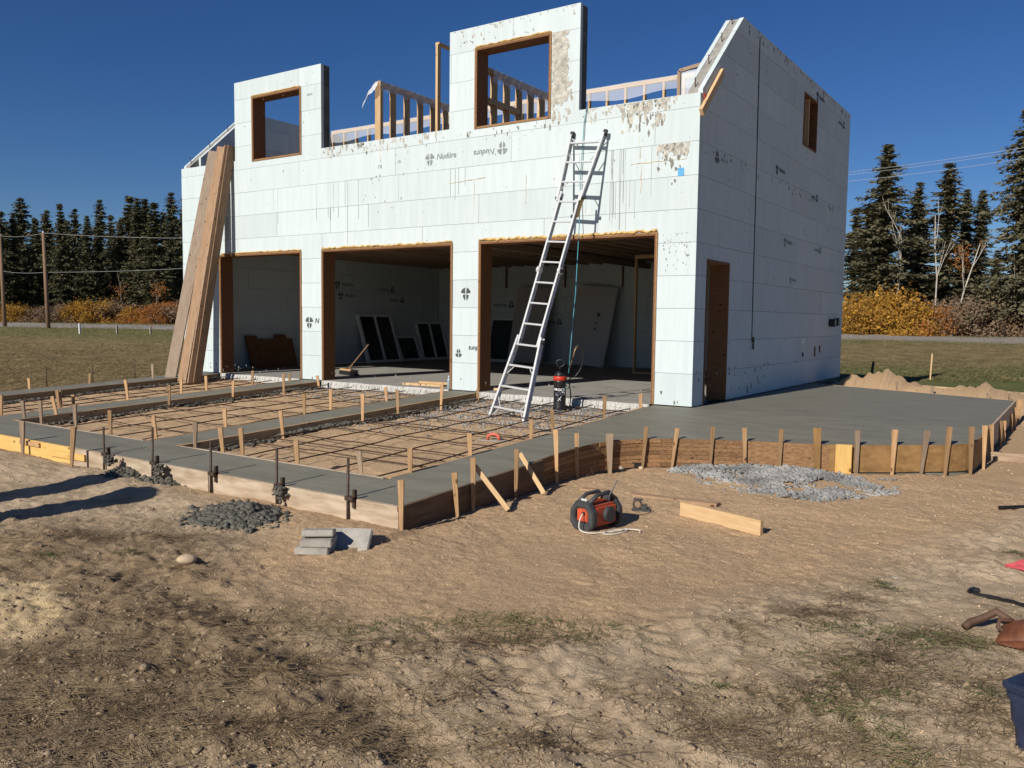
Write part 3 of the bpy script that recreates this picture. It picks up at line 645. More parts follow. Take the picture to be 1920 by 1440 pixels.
# chase cut down the side wall, anchor with ring, pipe stubs
m = MB(); m.tube([(.004, 2.36+.10*(5.7-z)/5, z) for z in np.linspace(5.68, .95, 14)], .011, 6); bpart('hanging_strap', m, BLK)
m = MB(); m.tube([(.02, 2.47, .95), (.03, 2.47, .86)], .022, 8); m.tube([(.03, 2.47+.03*math.cos(a), .80+.05*math.sin(a)) for a in np.linspace(0, 6.28, 14)], .008, 6); bpart('strap_hook', m, PIN)
m = MB(); m.tube([(-.02, 7.5, 1.20), (.13, 7.5, 1.20)], .085, 14); bpart('pipe_stub', m, BLK)
m = MB(); m.tube([(-.02, 7.95, 1.22), (.10, 7.95, 1.22)], .085, 14); bpart('pipe_stub', m, BLK)
for y, z, h in ((6.35, .62, .2), (6.72, .66, .14)):
    m = MB(); m.box((-.001, y, z-h/2), (.02, y+.05, z+h/2)); bpart('outlet_cutout', m, BUCK)
m = MB(); m.box((-.001, 5.45, .78), (.006, 5.6, .9)); bpart('white_patch', m, WHITE); m = MB(); m.tube([(.012, 5.5+.03*math.cos(a), .58+.04*math.sin(a)) for a in np.linspace(0, 6.28, 12)], .007, 6); bpart('wall_ring', m, BLK)
m = MB(); m.box((-.30, -.008, 3.20), (-.21, .0, 3.31)); bpart('blue_tape_mark', m, TAPE)
# rebar stubs in the sloped top, timber cleat at the foot of the slope
for y in (.15, .62, 1.1, 1.5):
    z = 4.30+.91*y; m = MB(); m.tube([(-.14, y, z-.05), (-.14, y-.02, z+.11)], .008, 6); bpart('rebar_stub', m, PIN)
    m = MB(); m.tube([(WL+.14, y, z-.05), (WL+.14, y-.02, z+.11)], .008, 6); bpart('rebar_stub', m, PIN)
board('timber_cleat', (.03, -.03, 4.02), (.03, .72, 4.74), .10, .05, LUM, bld, side=(1, 0, 0))
m = MB(); m.box((.0, .10, 4.22), (.012, .26, 4.31)); bpart('red_tape', m, RED)
# floor, joists, deck
m = MB(); xs = np.arange(WL+T, -T+.001, .06)
m.box((WL+T, .10, -.3), (-T, WD-T, 0.))
bpart('floor_slab', m, SLAB)
for a, b, h in DOORS:
    m = MB(); rg = random.Random(int(a*10)); n = int((b-a-.08)/.035); yy = []; prev = -.05
    for i in range(n+1): prev = -.06+.03*math.sin(i*.31)+rg.uniform(-.012, .012); yy.append(prev)
    xs = [a+.04+(b-a-.08)*i/n for i in range(n+1)]
    for i in range(n):
        m.add([(xs[i], .10, 0.), (xs[i+1], .10, 0.), (xs[i+1], yy[i+1], -.003), (xs[i], yy[i], -.003)], [(0, 1, 2, 3)])
    bpart('slab_nosing', m, SLAB)
    m = MB()
    for i in range(n):
        m.add([(xs[i], yy[i], -.003), (xs[i+1], yy[i+1], -.003), (xs[i+1], yy[i+1]-.02+rg.uniform(-.015, .015), -.075), (xs[i], yy[i]-.02+rg.uniform(-.015, .015), -.075)], [(0, 1, 2, 3)])
        m.add([(xs[i], yy[i]-.02, -.075), (xs[i+1], yy[i+1]-.02, -.075), (xs[i+1], yy[i+1]-.03+rg.uniform(-.02, .02), -.2), (xs[i], yy[i]-.03+rg.uniform(-.02, .02), -.2)], [(0, 1, 2, 3)])
    bpart('slab_edge', m, SLABE)
for i, x in enumerate(np.arange(-11.2, -.3, .406)):
    board('floor_joist', (x, T, 2.75), (x, WD-T, 2.75), .04, .24, STAKE_OLD, bld)
m = MB(); m.box((WL+T, T, 2.872), (-T, WD-T, 2.89)); bpart('floor_deck', m, PLY)
board('ceiling_beam', (-4.6, T, 2.56), (-4.6, WD-T, 2.56), .09, .14, STAKE_OLD, bld)
for x in (-8.9, -7.0, -5.3, -10.6):
    board('hanger_strip', (x, 8.31, 2.63), (x, 8.31, 2.05), .02, .09, BUCK, bld, side=(0, 1, 0))
# lettering printed on the blocks
def text_mesh(txt, size, shear=.25, bold=.012):
    cu = bpy.data.curves.new('txt', 'FONT'); cu.body = txt; cu.size = size; cu.shear = shear; cu.offset = bold*size; cu.align_x = 'LEFT'; cu.resolution_u = 2
    o = bpy.data.objects.new('txt', cu); COL.objects.link(o); dg = bpy.context.evaluated_depsgraph_get(); me = bpy.data.meshes.new_from_object(o.evaluated_get(dg)); bpy.data.objects.remove(o); bpy.data.curves.remove(cu); return me
def emblem(sz):
    m = MB(); n = 12; zt = 0.
    for a0, a1 in ((10, 80), (100, 170)):
        pts = [(0.05*sz*(1 if a0 < 90 else -1), .06*sz)]+[(sz*.5*math.cos(rad(a0+(a1-a0)*i/n)), sz*.5*math.sin(rad(a0+(a1-a0)*i/n))+.06*sz) for i in range(n+1)]
        m.add([(x, y, 0) for x, y in pts], [tuple(range(len(pts)))])
    for s in (-1, 1):
        pts = [(.04*sz*s, 0), (.30*sz*s, -.03*sz), (.26*sz*s, -.25*sz), (.10*sz*s, -.5*sz), (.05*sz*s, -.25*sz)]
        m.add([(x, y, 0) for x, y in pts], [tuple(range(5))])
    return m.mesh('emblem')
TX = {}
def stamp(txt, P, ux, uz, size, flip=False, mt=None, icon='L', part=None):
    size = size*.84
    """printed word with emblem; ux along wall, uz up; P lower left"""
    mt = mt or INK
    ux = Vector(ux); uz = Vector(uz)
    if flip: ux = -ux; uz = -uz
    nrm = ux.cross(uz); P = Vector(P)
    def put(me, off):
        o = mobj('printed_lettering', me, mt, None); q = P+ux*off
        o.matrix_world = Matrix(((ux.x, uz.x, nrm.x, q.x), (ux.y, uz.y, nrm.y, q.y), (ux.z, uz.z, nrm.z, q.z), (0, 0, 0, 1))); o.parent = bld; o.matrix_parent_inverse = BINV
    if icon:
        k = ('e', size, mt.name)
        if k not in TX: TX[k] = emblem(size*1.5)
        put(TX[k], -size*1.05)
    if txt:
        k = (txt, size, mt.name)
        if k not in TX: TX[k] = text_mesh(txt, size)
        put(TX[k], 0)
FXU, FZU = (1, 0, 0), (0, 0, 1)
def fr(px, txt, size, flip=False, mt=None, icon='L'): p = ony(px, -.004); stamp(txt, p, FXU, FZU, size, flip, mt, icon)
fr((818, 299), 'Nudura', .16, False, INKF); fr((928, 278), 'Nudura', .16, True, INKF); fr((708, 316), 'ra', .14, False, INKF, None); fr((742, 306), '. ra', .10, False, INKF, None); fr((575, 180), 'nura', .10, False, INKF, None)
fr((590, 606), 'N', .17, False, INK); fr((898, 650), 'dura', .135, True, INK, None); fr((886, 552), '', .16, False, INK); fr((851, 661), '', .11, True, INK)
sid = lambda y, z, txt, size, flip=False, mt=INK, icon='L': stamp(txt, (.006, y, z), (0, 1, 0), (0, 0, 1), size, flip, mt, icon)
sid(3.6, 3.78, 'Nudura', .13); sid(6.0, 3.64, 'Nudura', .12, True); sid(4.2, 2.60, 'Nudura', .13, mt=INKF); sid(6.4, 2.66, 'Nudura', .12, True, INKF); sid(4.6, 1.95, 'Nudura', .10, mt=INKF, icon='L'); sid(6.0, 5.52, 'Nudura', .15); sid(7.9, 5.42, 'Nudura', .13, True); sid(.55, 3.55, '', .14, True); sid(1.0, 3.55, 'dura', .10, True, INKF, None)
inn = lambda y, z, txt, size, flip=False: stamp(txt, (WL+T+.004, y, z), (0, -1, 0), (0, 0, 1), size, flip, INK)     # left wall faces +X: reads towards -Y... seen from inside
def innL(y, z, txt, size, flip=False): stamp(txt, (WL+T+.005, y, z), (0, 1, 0), (0, 0, 1), size, flip, INK)
innL(4.4, 2.0, 'Nudura', .16); innL(6.2, 1.98, 'Nudura', .14, True); innL(4.5, 1.72, 'Nudura', .15); innL(6.6, 1.70, 'Nudura', .14, True); innL(4.6, 1.2, 'Nudura', .14, icon=None) if False else None
def innB(x, z, txt, size, flip=False): stamp(txt, (x, WD-T-.006, z), (1, 0, 0), (0, 0, 1), size, flip, INK)
innB(-8.9, 1.62, 'Nudura', .17, True); innB(-10.2, 1.62, 'Nudura', .17, True); innB(-6.4, 1.0, 'Nudura', .14); innB(-4.1, .55, 'Nudura', .14); innB(-7.3, 1.15, 'Nudura', .14, True)

# ------------------------------------------------------------------ stud walls upstairs
def stud_wall(label, A, B, z0, z1, sp=.406, group=None, double=True, sheet=None, dw=.089):
    A = Vector((*A, z0)); B = Vector((*B, z0)); L_ = (B-A).length; d = (B-A)/L_
    e = empty('stud_wall', tuple(A), label=label, cat='stud wall', group=group); up_ = Vector((0, 0, 1))
    zt = z1-z0
    board('top_plate', A+up_*(zt-.02), B+up_*(zt-.02), dw, .038, LUM, e); board('bottom_plate', A+up_*.02, B+up_*.02, dw, .038, LUM, e)
    if double: board('top_plate', A+up_*(zt+.019), B+up_*(zt+.019), dw, .037, LUM, e)
    n = int(L_/sp)
    for i in range(n+1):
        q = A+d*min(i*sp+.02, L_-.02); board('stud', q+up_*.04, q+up_*(zt-.04), .04, dw, LUM, e, side=d.cross(up_))
    if sheet:
        s0, s1, drop, off = sheet; nn = d.cross(up_); vs = []; fs = []; N_ = 40
        for i in range(N_+1):
            p = A+d*(L_*(s0+(s1-s0)*i/N_))
            for j in range(5): vs.append(p+up_*(zt+.045-drop*(j/4)*(1+.15*math.sin(i*.9)))+nn*(off+.01*math.sin(i*1.3+j)+.02*(j/4)*math.sin(i*.5)))
        for i in range(N_):
            for j in range(4): a = i*5+j; fs.append((a, a+1, a+6, a+5))
        m = MB(); m.add(vs, fs); o = m.obj('poly_sheet', CLING, None, smooth=True); o.parent = e; o.matrix_parent_inverse = e.matrix_basis.inverted()
    return e
Z2 = 2.90
stud_wall('long stud wall with clear plastic draped along its top plate, behind the parapet', (-11.34, 4.1), (-.4, 4.1), Z2, 5.78, sheet=(0, 1, .28, .06))
eA = stud_wall('stud wall topped with wrinkled plastic standing behind the parapet between the dormers', (-6.85, .95), (-6.85, 4.0), Z2, 5.62, sheet=(0, 1, .18, .085), dw=.14)
board('stud', (-6.85, 1.012, Z2+.04), (-6.85, 1.012, 5.58), .04, .14, LUM, eA, side=(1, 0, 0))
eB = stud_wall('stud wall seen through the window of the taller dormer', (-4.62, 1.2), (-4.62, 4.0), Z2, 5.63, sheet=(.1, 1, .22, .085), dw=.14)
board('window_header', (-4.62, 1.3, 5.1), (-4.62, 2.4, 5.1), .14, .09, LUM, eB)
e = empty('door_framing', (-5.25, .8, Z2), label='tall lumber door frame rising beside the dormer above the stud walls', cat='door frame')
board('post', (-5.25, .8, Z2), (-5.25, .8, 6.02), .05, .089, LUM, e, side=(0, 1, 0)); board('post', (-5.25, 1.7, Z2), (-5.25, 1.7, 6.02), .05, .089, LUM, e, side=(0, 1, 0)); board('header', (-5.25, .77, 6.04), (-5.25, 1.73, 6.04), .089, .038, LUM, e)
# plastic flap hanging off the plate end
for (p, lab, s) in (((-6.87, .93, 5.64), 'crumpled clear plastic flap hanging off the stud wall end', 1), ((-4.62, 4.02, 5.66), 'clear plastic flap hanging past the stud wall in the dormer window', 1)):
    m = MB(); vs = []; fs = []
    for i in range(9):
        for j in range(7):
            u = i/8; v = j/6; vs.append((p[0]+.07-.34*u*s+.012*math.sin(j*2.1+i), p[1]+.05-.16*v, p[2]+.035-.30*u*u-.22*v*v+.018*math.sin(i*1.9+j*1.1)))
    for i in range(8):
        for j in range(6): a = i*7+j; fs.append((a, a+1, a+8, a+7))
    m.add(vs, fs); m.obj('plastic_flap', FLAP, None, smooth=True, label=lab, cat='plastic sheet')
e = empty('framed_window', (-1.2, 3.2, 4.9), label='small dark framed window unit standing behind the right parapet', cat='window')
for a, b in (((-1.7, 3.2, 5.62), (-1.05, 3.2, 5.70)), ((-1.7, 3.2, 4.9), (-1.7, 3.2, 5.62)), ((-1.05, 3.2, 4.9), (-1.05, 3.2, 5.70))): board('frame_bar', a, b, .06, .06, STAKE_OLD, e)
m = MB(); m.box((-1.66, 3.19, 4.9), (-1.09, 3.2, 5.6)); o = m.obj('pane', CLING, None); o.parent = e; o.matrix_parent_inverse = e.matrix_basis.inverted()
# partition on the ground floor
e = stud_wall('bare stud partition inside the right garage bay', (-3.78, 5.9), (-.4, 5.9), .02, 2.60, sp=.61)
board('fire_block', (-3.2, 5.9, 1.75), (-2.6, 5.9, 1.75), .089, .038, LUM, e)

# ------------------------------------------------------------------ things stored inside
def lean_frame(name, label, cat, P, yaw, w_, h_, lean, panes, fm, gm, bar=.07, dep=.09, group=None):
    """framed unit leaning back; local x width, y depth (leaning to +y), z up"""
    e = empty(name, P, yaw, label=label, cat=cat, group=group); rot = Matrix.Rotation(-lean, 4, 'X')
    def pc(nm, a, b, mt, bev=.004):
        m = MB(); m.box(a, b); o = m.obj(nm, mt, None, bevel=bev); o.parent = e; o.matrix_local = rot
    pc('stile', (-w_/2, 0, 0), (-w_/2+bar, dep, h_), fm); pc('stile', (w_/2-bar, 0, 0), (w_/2, dep, h_), fm)
    pc('rail', (-w_/2+bar, 0, 0), (w_/2-bar, dep, bar), fm); pc('rail', (-w_/2+bar, 0, h_-bar), (w_/2-bar, dep, h_), fm)
    xs = np.linspace(-w_/2+bar, w_/2-bar, panes+1)
    for i in range(panes):
        a = xs[i]+(.03 if i else 0); b = xs[i+1]-(.03 if i < panes-1 else 0)
        if i: pc('mullion', (xs[i]-.03, 0, bar), (xs[i]+.03, dep, h_-bar), fm)
        pc('pane', (a, dep*.4, bar), (b, dep*.6, h_-bar), gm, 0)
    return e
LXW = WL+T
lean_frame('window_unit', 'large white two-pane window leaning on the inner wall beside the broom', 'window', (LXW+.50, 5.55, .01), rad(90), 1.30, 1.35, .33, 2, WHITE, GLASS)
lean_frame('window_unit', 'small white single-pane window leaning between two larger windows', 'window', (LXW+.40, 6.75, .01), rad(90), .85, .75, .4, 1, WHITE, GLASS)
lean_frame('window_unit', 'white two-pane window in plastic leaning at the back corner of the garage', 'window', (LXW+.45, 7.75, .01), rad(82), 1.05, 1.15, .33, 2, WHITE, GLASS)
lean_frame('patio_door', 'wide dark glazed door panel with white frame leaning on the back wall', 'glass door', (-9.35, 8.0, .01), 0, 2.1, 1.25, .2, 2, WHITE, TEAL)
def slab_door(label, P, w_, h_, lean, roll, wrap):
    e = empty('door_slab', P, label=label, cat='door'); rot = Matrix.Rotation(-lean, 4, 'X') @ Matrix.Rotation(roll, 4, 'Y')
    def pc(nm, mb, mt, **k): o = mb.obj(nm, mt, None, **k); o.parent = e; o.matrix_local = rot
    pc('door_panel', MB().box((-w_/2, 0, 0), (w_/2, .045, h_)), DOORW, bevel=.004)
    pc('door_edge', MB().box((w_/2+.001, -.01, 0), (w_/2+.12, .05, h_)), DOORW, bevel=.006)
    for z in (.3, h_/2, h_-.3): pc('hinge_mortise', MB().box((w_/2-.03, -.003, z-.05), (w_/2-.01, .001, z+.05)), BLK)
    if wrap:
        m = MB(); vs = []; fs = []
        for i in range(9):
            for j in range(13): vs.append((-w_/2-.02+(w_+.2)*i/8, -.022-.012*math.sin(i*2+j*1.7), -.01+(h_+.02)*j/12))
        for i in range(8):
            for j in range(12): a = i*13+j; fs.append((a, a+13, a+14, a+1))
        m.add(vs, fs); pc('plastic_wrap', m, CLING, smooth=True)
        for z, s in ((h_*.62, .09), (h_*.52, .05), (h_*.45, .05)): pc('printed_mark', MB().box((w_*.22, -.05, z), (w_*.22+s, -.049, z+s)), INK)
slab_door('tall grey door slab leaning on the back wall behind the ladder', (-7.95, 7.7, .06), 1.0, 2.05, .2, 0.04, False)
slab_door('grey door slab wrapped in clear plastic leaning on the back wall', (-6.15, 7.7, .06), 1.0, 2.05, .2, 0.09, True)
e = empty('brown_panel', (LXW+.32, 2.05, 0), rad(90), label='dark brown panel leaning on the inner wall in the left bay', cat='panel'); rot = Matrix.Rotation(-.3, 4, 'X')
for a, b, nm in (((-.72, 0, 0), (-.42, .05, .78), 'side_board'), ((-.41, .01, 0), (.62, .05, .70), 'panel_board'), ((.1, .01, .70), (.45, .05, .80), 'top_lug')):
    o = MB().box(a, b).obj(nm, BUCK, None, bevel=.004); o.parent = e; o.matrix_local = rot
e = empty('dark_post', (LXW+.12, 3.7, 0), label='short dark post standing against the inner wall of the left bay', cat='post'); o = MB().box((-.03, -.05, 0), (.03, .05, .55)).obj('shaft', BLK, None, bevel=.004); o.parent = e; o = MB().box((-.045, -.07, .5), (.045, .07, .58)).obj('cap', BLK, None, bevel=.004); o.parent = e
# push broom
bp_ = Vector(onz((652, 705), 0)); e = empty('push_broom', (-8.0, 1.32, 0), rad(-20), label='push broom with dark bristles and wooden block lying on the garage floor', cat='broom')
def ch(e, nm, mb, mt, **k): o = mb.obj(nm, mt, None, **k); o.parent = e; return o
ch(e, 'bristles', MB().box((-.38, -.05, .0), (.38, .05, .085)), BLK, bevel=.01); ch(e, 'block', MB().box((-.39, -.035, .086), (.39, .035, .125)), STAKE, bevel=.006)
ch(e, 'handle', MB().tube([(-.02, .0, .12), (-.22, .55, .62)], .013, 8), STAKE); ch(e, 'brace', MB().tube([(-.2, 0, .12), (-.07, .13, .25), (.14, 0, .12)], .006, 6), PIN)
# lumber offcuts and bottle
for i, (dx, dy, z, L_) in enumerate([(0, 0, .02, .82), (.15, .14, .02, .95), (.3, .07, .06, .75), (1.42, .1, .02, .6), (1.45, .22, .02, .55)]):
    board('lumber_offcut', (-5.55+dx, .25+dy, z), (-5.55+dx+L_, .30+dy, z), .089, .038, LUM, label='short spruce board in the loose pile on the garage floor by the pillar', cat='board', group='lumber offcuts on the garage floor')
e = empty('water_bottle', (-4.42, .12, 0), label='small clear water bottle standing on the garage floor beside the pillar', cat='bottle')
ch(e, 'bottle_body', MB().lathe([(.03, 0), (.034, .01), (.034, .13), (.03, .155), (.014, .185), (.014, .2)], 14), BOTTLE, smooth=True); ch(e, 'cap', MB().lathe([(.016, .2), (.016, .22)], 12), WHITE)

# ------------------------------------------------------------------ form boards
def fboard(A, B, h, mt, label, group=None, th=.036, off=0., top=.002):
    zA = zc(A[1])+top; zB = zc(B[1])+top
    return board('form_board', (A[0], A[1], zA-h/2), (B[0], B[1], zB-h/2), th, h, mt, label=label, cat='form board', group=group)
GB = 'boards lining the concrete strips'
for i, (a, b) in enumerate(STR):
    who = ['outermost', 'first', 'second'][i]
    if i: fboard((a-.02, YI), (a-.02, -.12), .10, STAKE, 'long form board edging a cross strip of fresh concrete', GB)
    else: fboard((a-.02, YI), (a-.02, -.5), .2, STAKE_OLD, 'long form board on the field side of the outermost strip')
    fboard((b+.02, YI), (b+.02, -.12), .10, STAKE, 'long form board edging a cross strip of fresh concrete', GB)
for a, b in BAYS: fboard((a+.06, YI+.02), (b-.06, YI+.02), .10, PLY, 'short form board closing the front of a sand bay', 'boards closing the front of the bays')
fboard((-.60, YI+.05), (-.60, -.25), .10, STAKE, 'long form board edging the sand bay beside the apron')
yo = YO-.02
fboard((-11.0, yo), (-4.62, yo), .215, LUMY, 'bright yellow new board forming the outer edge of the front strip')
fboard((-4.60, yo), (-2.2, yo-.004), .20, PLY, 'cream weathered form board with concrete splashes below the front strip')
fboard((-2.19, yo-.004), (.16, yo-.006), .21, PLY, 'pale plywood form board at the corner end of the front strip')
board('form_scrap', (-5.0, yo-.03, -.36), (-4.3, yo-.03, -.35), .02, .07, LUMY, label='short yellow scrap nailed to the outside of the front form', cat='form board')
board('form_scrap', (-5.7, yo-.03, -.30), (-5.25, yo-.03, -.30), .02, .05, STAKE, label='small cleat nailed across the yellow front form board', cat='form board')
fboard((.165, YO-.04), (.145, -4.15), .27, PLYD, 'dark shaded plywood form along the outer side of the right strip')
# laminated bent laths: each lath a part
def ribbon(pts, z0, z1, th):
    A = offset(pts, .004); B = offset(pts, .004+th); m = MB(); n = len(pts); vs = []
    for q, s in ((A, 0), (A, 1), (B, 1), (B, 0)):
        for (x, y), (px_, py_) in zip(q, pts): zz = zc(py_); vs.append((x, y, zz+(z1 if s else z0)))
    fs = []
    for i in range(n-1):
        for k in range(4): a = k*n+i; b = ((k+1) % 4)*n+i; fs.append((a, a+1, b+1, b))
    fs += [(0, n, 2*n, 3*n), (n-1, 4*n-1, 3*n-1, 2*n-1)]; m.add(vs, fs); return m
CV = CVA; e = empty('curved_form', (.4, -2.8, -.4), label='curved form of stacked bent laths around the corner of the fresh apron', cat='form board')
rg = random.Random(8); nl = 7; lh = .315/nl
for k in range(nl):
    for (i0, i1) in ((0, 12), (12, 22), (22, len(CV)-1)):
        m = ribbon(CV[i0:i1+1], -(k+1)*lh+.003, -k*lh, .016+rg.uniform(-.004, .005)); o = m.obj('lath', LATH, None); o.parent = e; o.matrix_parent_inverse = e.matrix_basis.inverted()
CV2 = CVB; CV3 = CVC
ribbon(CV2[:9], -.275, .002, .018).obj('form_board', LATH, None, label='weathered brown plywood form at the middle of the apron edge', cat='form board')
ribbon(CV2[8:], -.285, .002, .018).obj('form_board', PLYO, None, label='orange brown plywood form along the near edge of the apron', cat='form board')
ribbon(CV3, -.28, .002, .018).obj('form_board', PLYO, None, label='plywood form bending round the far right corner of the apron', cat='form board')
ribbon([(3.60, .3), (3.605, 2.4), (3.61, 4.55)], -.25, .002, .03).obj('form_board', PLY, None, label='straight form board down the outer side of the apron', cat='form board')
ribbon([(3.61, 4.55), (1.9, 5.29), (.05, 6.1)], -.2, .004, .03).obj('form_board', LUM, None, label='long pale form board along the back edge of the apron', cat='form board')
q0 = onz((1640, 880), -.385); q1 = onz((1766, 876), -.385); board('lath_strip', (q0[0], q0[1]-.02, -.375), (q1[0], q1[1]-.02, -.365), .015, .02, WHITE, label='thin pale strip lying at the foot of the orange form', cat='strip')
q0 = onz((1840, 858), -.36); q1 = onz((1960, 868), -.36); board('form_board', (q0[0], q0[1], -.33), (q1[0], q1[1], -.33), .04, .10, STAKE_OLD, label='grey dirty board lying beyond the corner of the apron form', cat='board')

# ------------------------------------------------------------------ stakes: foot found where the stake meets ground or slab edge, head at the same distance
def stake(top, ref, z, w_=.045, t_=.022, mt=None, label='', group=None, sink=.22, name='wooden_stake'):
    B = onz(ref, z); d = depth(B); Tp = atd(top, d); mt = mt or STAKE
    v = (Tp-B)/np.linalg.norm(Tp-B); A = B-v*sink
    return board(name, tuple(A), tuple(Tp), w_, t_, mt, side=(-FWD[0], -FWD[1], 0), taper=.35, bevel=.003, label=label, cat='stake', group=group)
OUTL = offset(CVA[:-1]+CVB[:-1]+CVC+[(3.605, 2.4), (3.61, 4.55)], .062)
_fine = []
for (ax_, ay_), (bx_, by_) in zip(OUTL[:-1], OUTL[1:]):
    for k_ in range(12): _fine.append((ax_+(bx_-ax_)*k_/12, ay_+(by_-ay_)*k_/12))
def proj(P): q = R.T @ (np.asarray(P, float)-C); return CC+F*q[:2]/q[2]
def fstake(top, ref, z, w_=.05, t_=.03, mt=None, label='', group=None):
    """stake set against the outside of the apron form"""
    P = min(_fine, key=lambda p: abs(proj((p[0], p[1], z))[0]-ref[0])+.4*abs(proj((p[0], p[1], z))[1]-ref[1])); B = np.array([P[0], P[1], z]); Tp = atd(top, depth(B)-.01); v = (Tp-B)/np.linalg.norm(Tp-B)
    return board('wooden_stake', tuple(B-v*.1), tuple(Tp), w_, t_, mt or STAKE, side=(-FWD[0], -FWD[1], 0), taper=.35, bevel=.003, label=label, cat='stake', group=group)
def zs(p):
    z = -.1
    for i in range(25): z = zc(onz(p, z)[1])
    return z
P_ = min(_fine, key=lambda p: abs(proj((p[0], p[1], -.3))[0]-1581)); board('plywood_offcut', (P_[0], P_[1]+.0, -.39), (P_[0], P_[1]+.0, -.075), .16, .02, LUMY, side=(.35, -.93, 0), label='yellow plywood offcut standing upright against the apron form', cat='board')
LST = [((54,709),(56,734)),((169,700),(168,724)),((286,683),(287,714))]
for i, (a, b) in enumerate(LST): stake(a, b, zs(b)-.04, .05, .03, STAKE_OLD if i == 2 else STAKE, 'wooden stake along the outermost concrete strip beside the dry field', 'stakes along the outermost strip')
S1L = [((2,740),(2.5,777)),((107,732),(111,764)),((112,732),(114,763)),((137,740),(138,760)),((235,712),(240,748)),((340,707),(340,737)),((386,705),(387.5,732)),((474,695),(473,722)),((543,700),(543,715))]
for i, (a, b) in enumerate(S1L): stake(a, b, zs(b), .05, .03, STAKE, 'wooden stake on the far side of the strip nearest the leaning planks', 'stakes on the far side of the first cross strip')
S1R = [((317.5,722),(317,758)),((437.5,714),(437,742)),((532,701),(532,732)),((595,704),(597.5,722)),((42,751),(46,788)),((75,751),(77.5,792)),((98,743),(107,782)),((140,758),(142,802))]
for i, (a, b) in enumerate(S1R): stake(a, b, zs(b)-.03, .05, .03, STAKE_OLD if i in (4, 5, 7) else STAKE, 'wooden stake on the sand bay side of the strip nearest the leaning planks', 'stakes on the near side of the first cross strip')
F2 = [((206,769),(207.5,814)),((287,780),(292.5,822))]
for a, b in F2: stake(a, b, zs(b), .05, .03, STAKE, 'wooden stake inside the front edge of the middle sand bay', 'stakes at the front of the middle bay')
S2L = [((421,766),(423,799)),((570,738),(571,777)),((620,730),(620,767)),((723,726),(725,752))]
for a, b in S2L: stake(a, b, zs(b), .05, .03, STAKE, 'wooden stake in the middle sand bay against the strip leading to the middle pillar', 'stakes on the far side of the second cross strip')
S2R = [((526,770),(530,812)),((680,739),(680,785)),((745,731),(746,773)),((829,718),(827,759)),((895,730),(896,747))]
for a, b in S2R: stake(a, b, zs(b)-.03, .05, .03, STAKE, 'wooden stake beside the dark spill under the strip leading to the middle pillar', 'stakes on the near side of the second cross strip')
F3 = [((366,791),(366,838)),((413,802),(418,847)),((451,802),(455,853)),((555,826),(558,869)),((673,846),(677,888))]
for i, (a, b) in enumerate(F3): stake(a, b, zs(b), .05, .03, STAKE_OLD if i in (0, 4) else STAKE, 'wooden stake inside the front edge of the ladder bay', 'stakes at the front of the ladder bay')
RI = [((769,840),(769,886)),((880,812),(882,854)),((996,786),(996,822)),((1035,768),(1037,810)),((1134,742),(1133,783)),((1201,738),(1201,764))]
for a, b in RI: stake(a, b, zs(b), .05, .03, STAKE, 'wooden stake in the ladder bay along the edge of the right strip', 'stakes on the bay side of the right strip')
gz = lambda p: g1(*onz(p, -.45)[:2])
RO = [((752,900),(752,998),.22,-6.27),((852,886),(857,961),.215,-5.6),((887,858),(887,950),.21,-5.25),((969,842),(967,918),.205,-4.6)]
for i, (a, b, sx_, sy_) in enumerate(RO):
    ys_ = np.linspace(-6.4, -4.1, 200); y_ = min(ys_, key=lambda q: abs(proj((sx_, q, -.46))[0]-b[0])); B = np.array([sx_, y_, -.46]); Tp = atd(a, depth(B)); v = (Tp-B)/np.linalg.norm(Tp-B)
    board('wooden_stake', tuple(B-v*.1), tuple(Tp), .05, .035, STAKE, side=(-FWD[0], -FWD[1], 0), taper=.35, bevel=.003, label='wooden stake holding the dark form on the outer side of the right strip', cat='stake', group='stakes along the dark form')
for a, b in (((1042,806),(1044,900)),((1081,812),(1083,884))): fstake(a, b, -.42, .05, .04, STAKE, 'wooden stake where the dark form meets the curved laths', 'stakes at the start of the curve')
fstake((1143,813), (1143,868), -.40, .085, .05, STAKE_OLD, 'thick square brown stake against the curved laths')
CS = [((1212,800),(1206,857)),((1270,803),(1261,866)),((1337,800),(1331,870)),((1396,802),(1397,871)),((1465,805),(1462,871.5))]
for a, b in CS: fstake(a, b, -.385, .05, .03, STAKE, 'wooden stake leaning against the curved lath form', 'stakes along the curved laths')
fstake((1532,802), (1533,875.5), -.385, .085, .03, PLYO, 'wide dark brown stake at the middle of the apron form')
NS = [((1608,807),(1605,879)),((1678.5,805.5),(1673,882)),((1739,807),(1726,881)),((1781,800),(1772,877.5)),((1822,800),(1819,867.6))]
for i, (a, b) in enumerate(NS): fstake(a, b, -.38, .055, .035, STAKE_OLD if i in (0, 2) else STAKE, 'wooden stake in front of the orange apron form', 'stakes along the orange form')
FS = [((1847,798),(1844,848)),((1859,796),(1859.5,850)),((1876,789),(1876,845)),((1883,789),(1882.5,830)),((1895.6,776.6),(1896.6,823)),((1903.5,764),(1903,808)),((1912,749),(1911,786)),((1917,752),(1917,782))]
for a, b in FS: fstake(a, b, -.33, .05, .03, STAKE, 'wooden stake crowded along the outer side of the apron', 'stakes down the outer side of the apron')
for a, b in (((42,790),(42.5,853)),((138,801),(134,877))): stake(a, b, -.428, .055, .035, STAKE_OLD if a[0] < 60 else STAKE, 'wooden stake in front of the yellow front form', 'stakes at the yellow form', sink=.1)
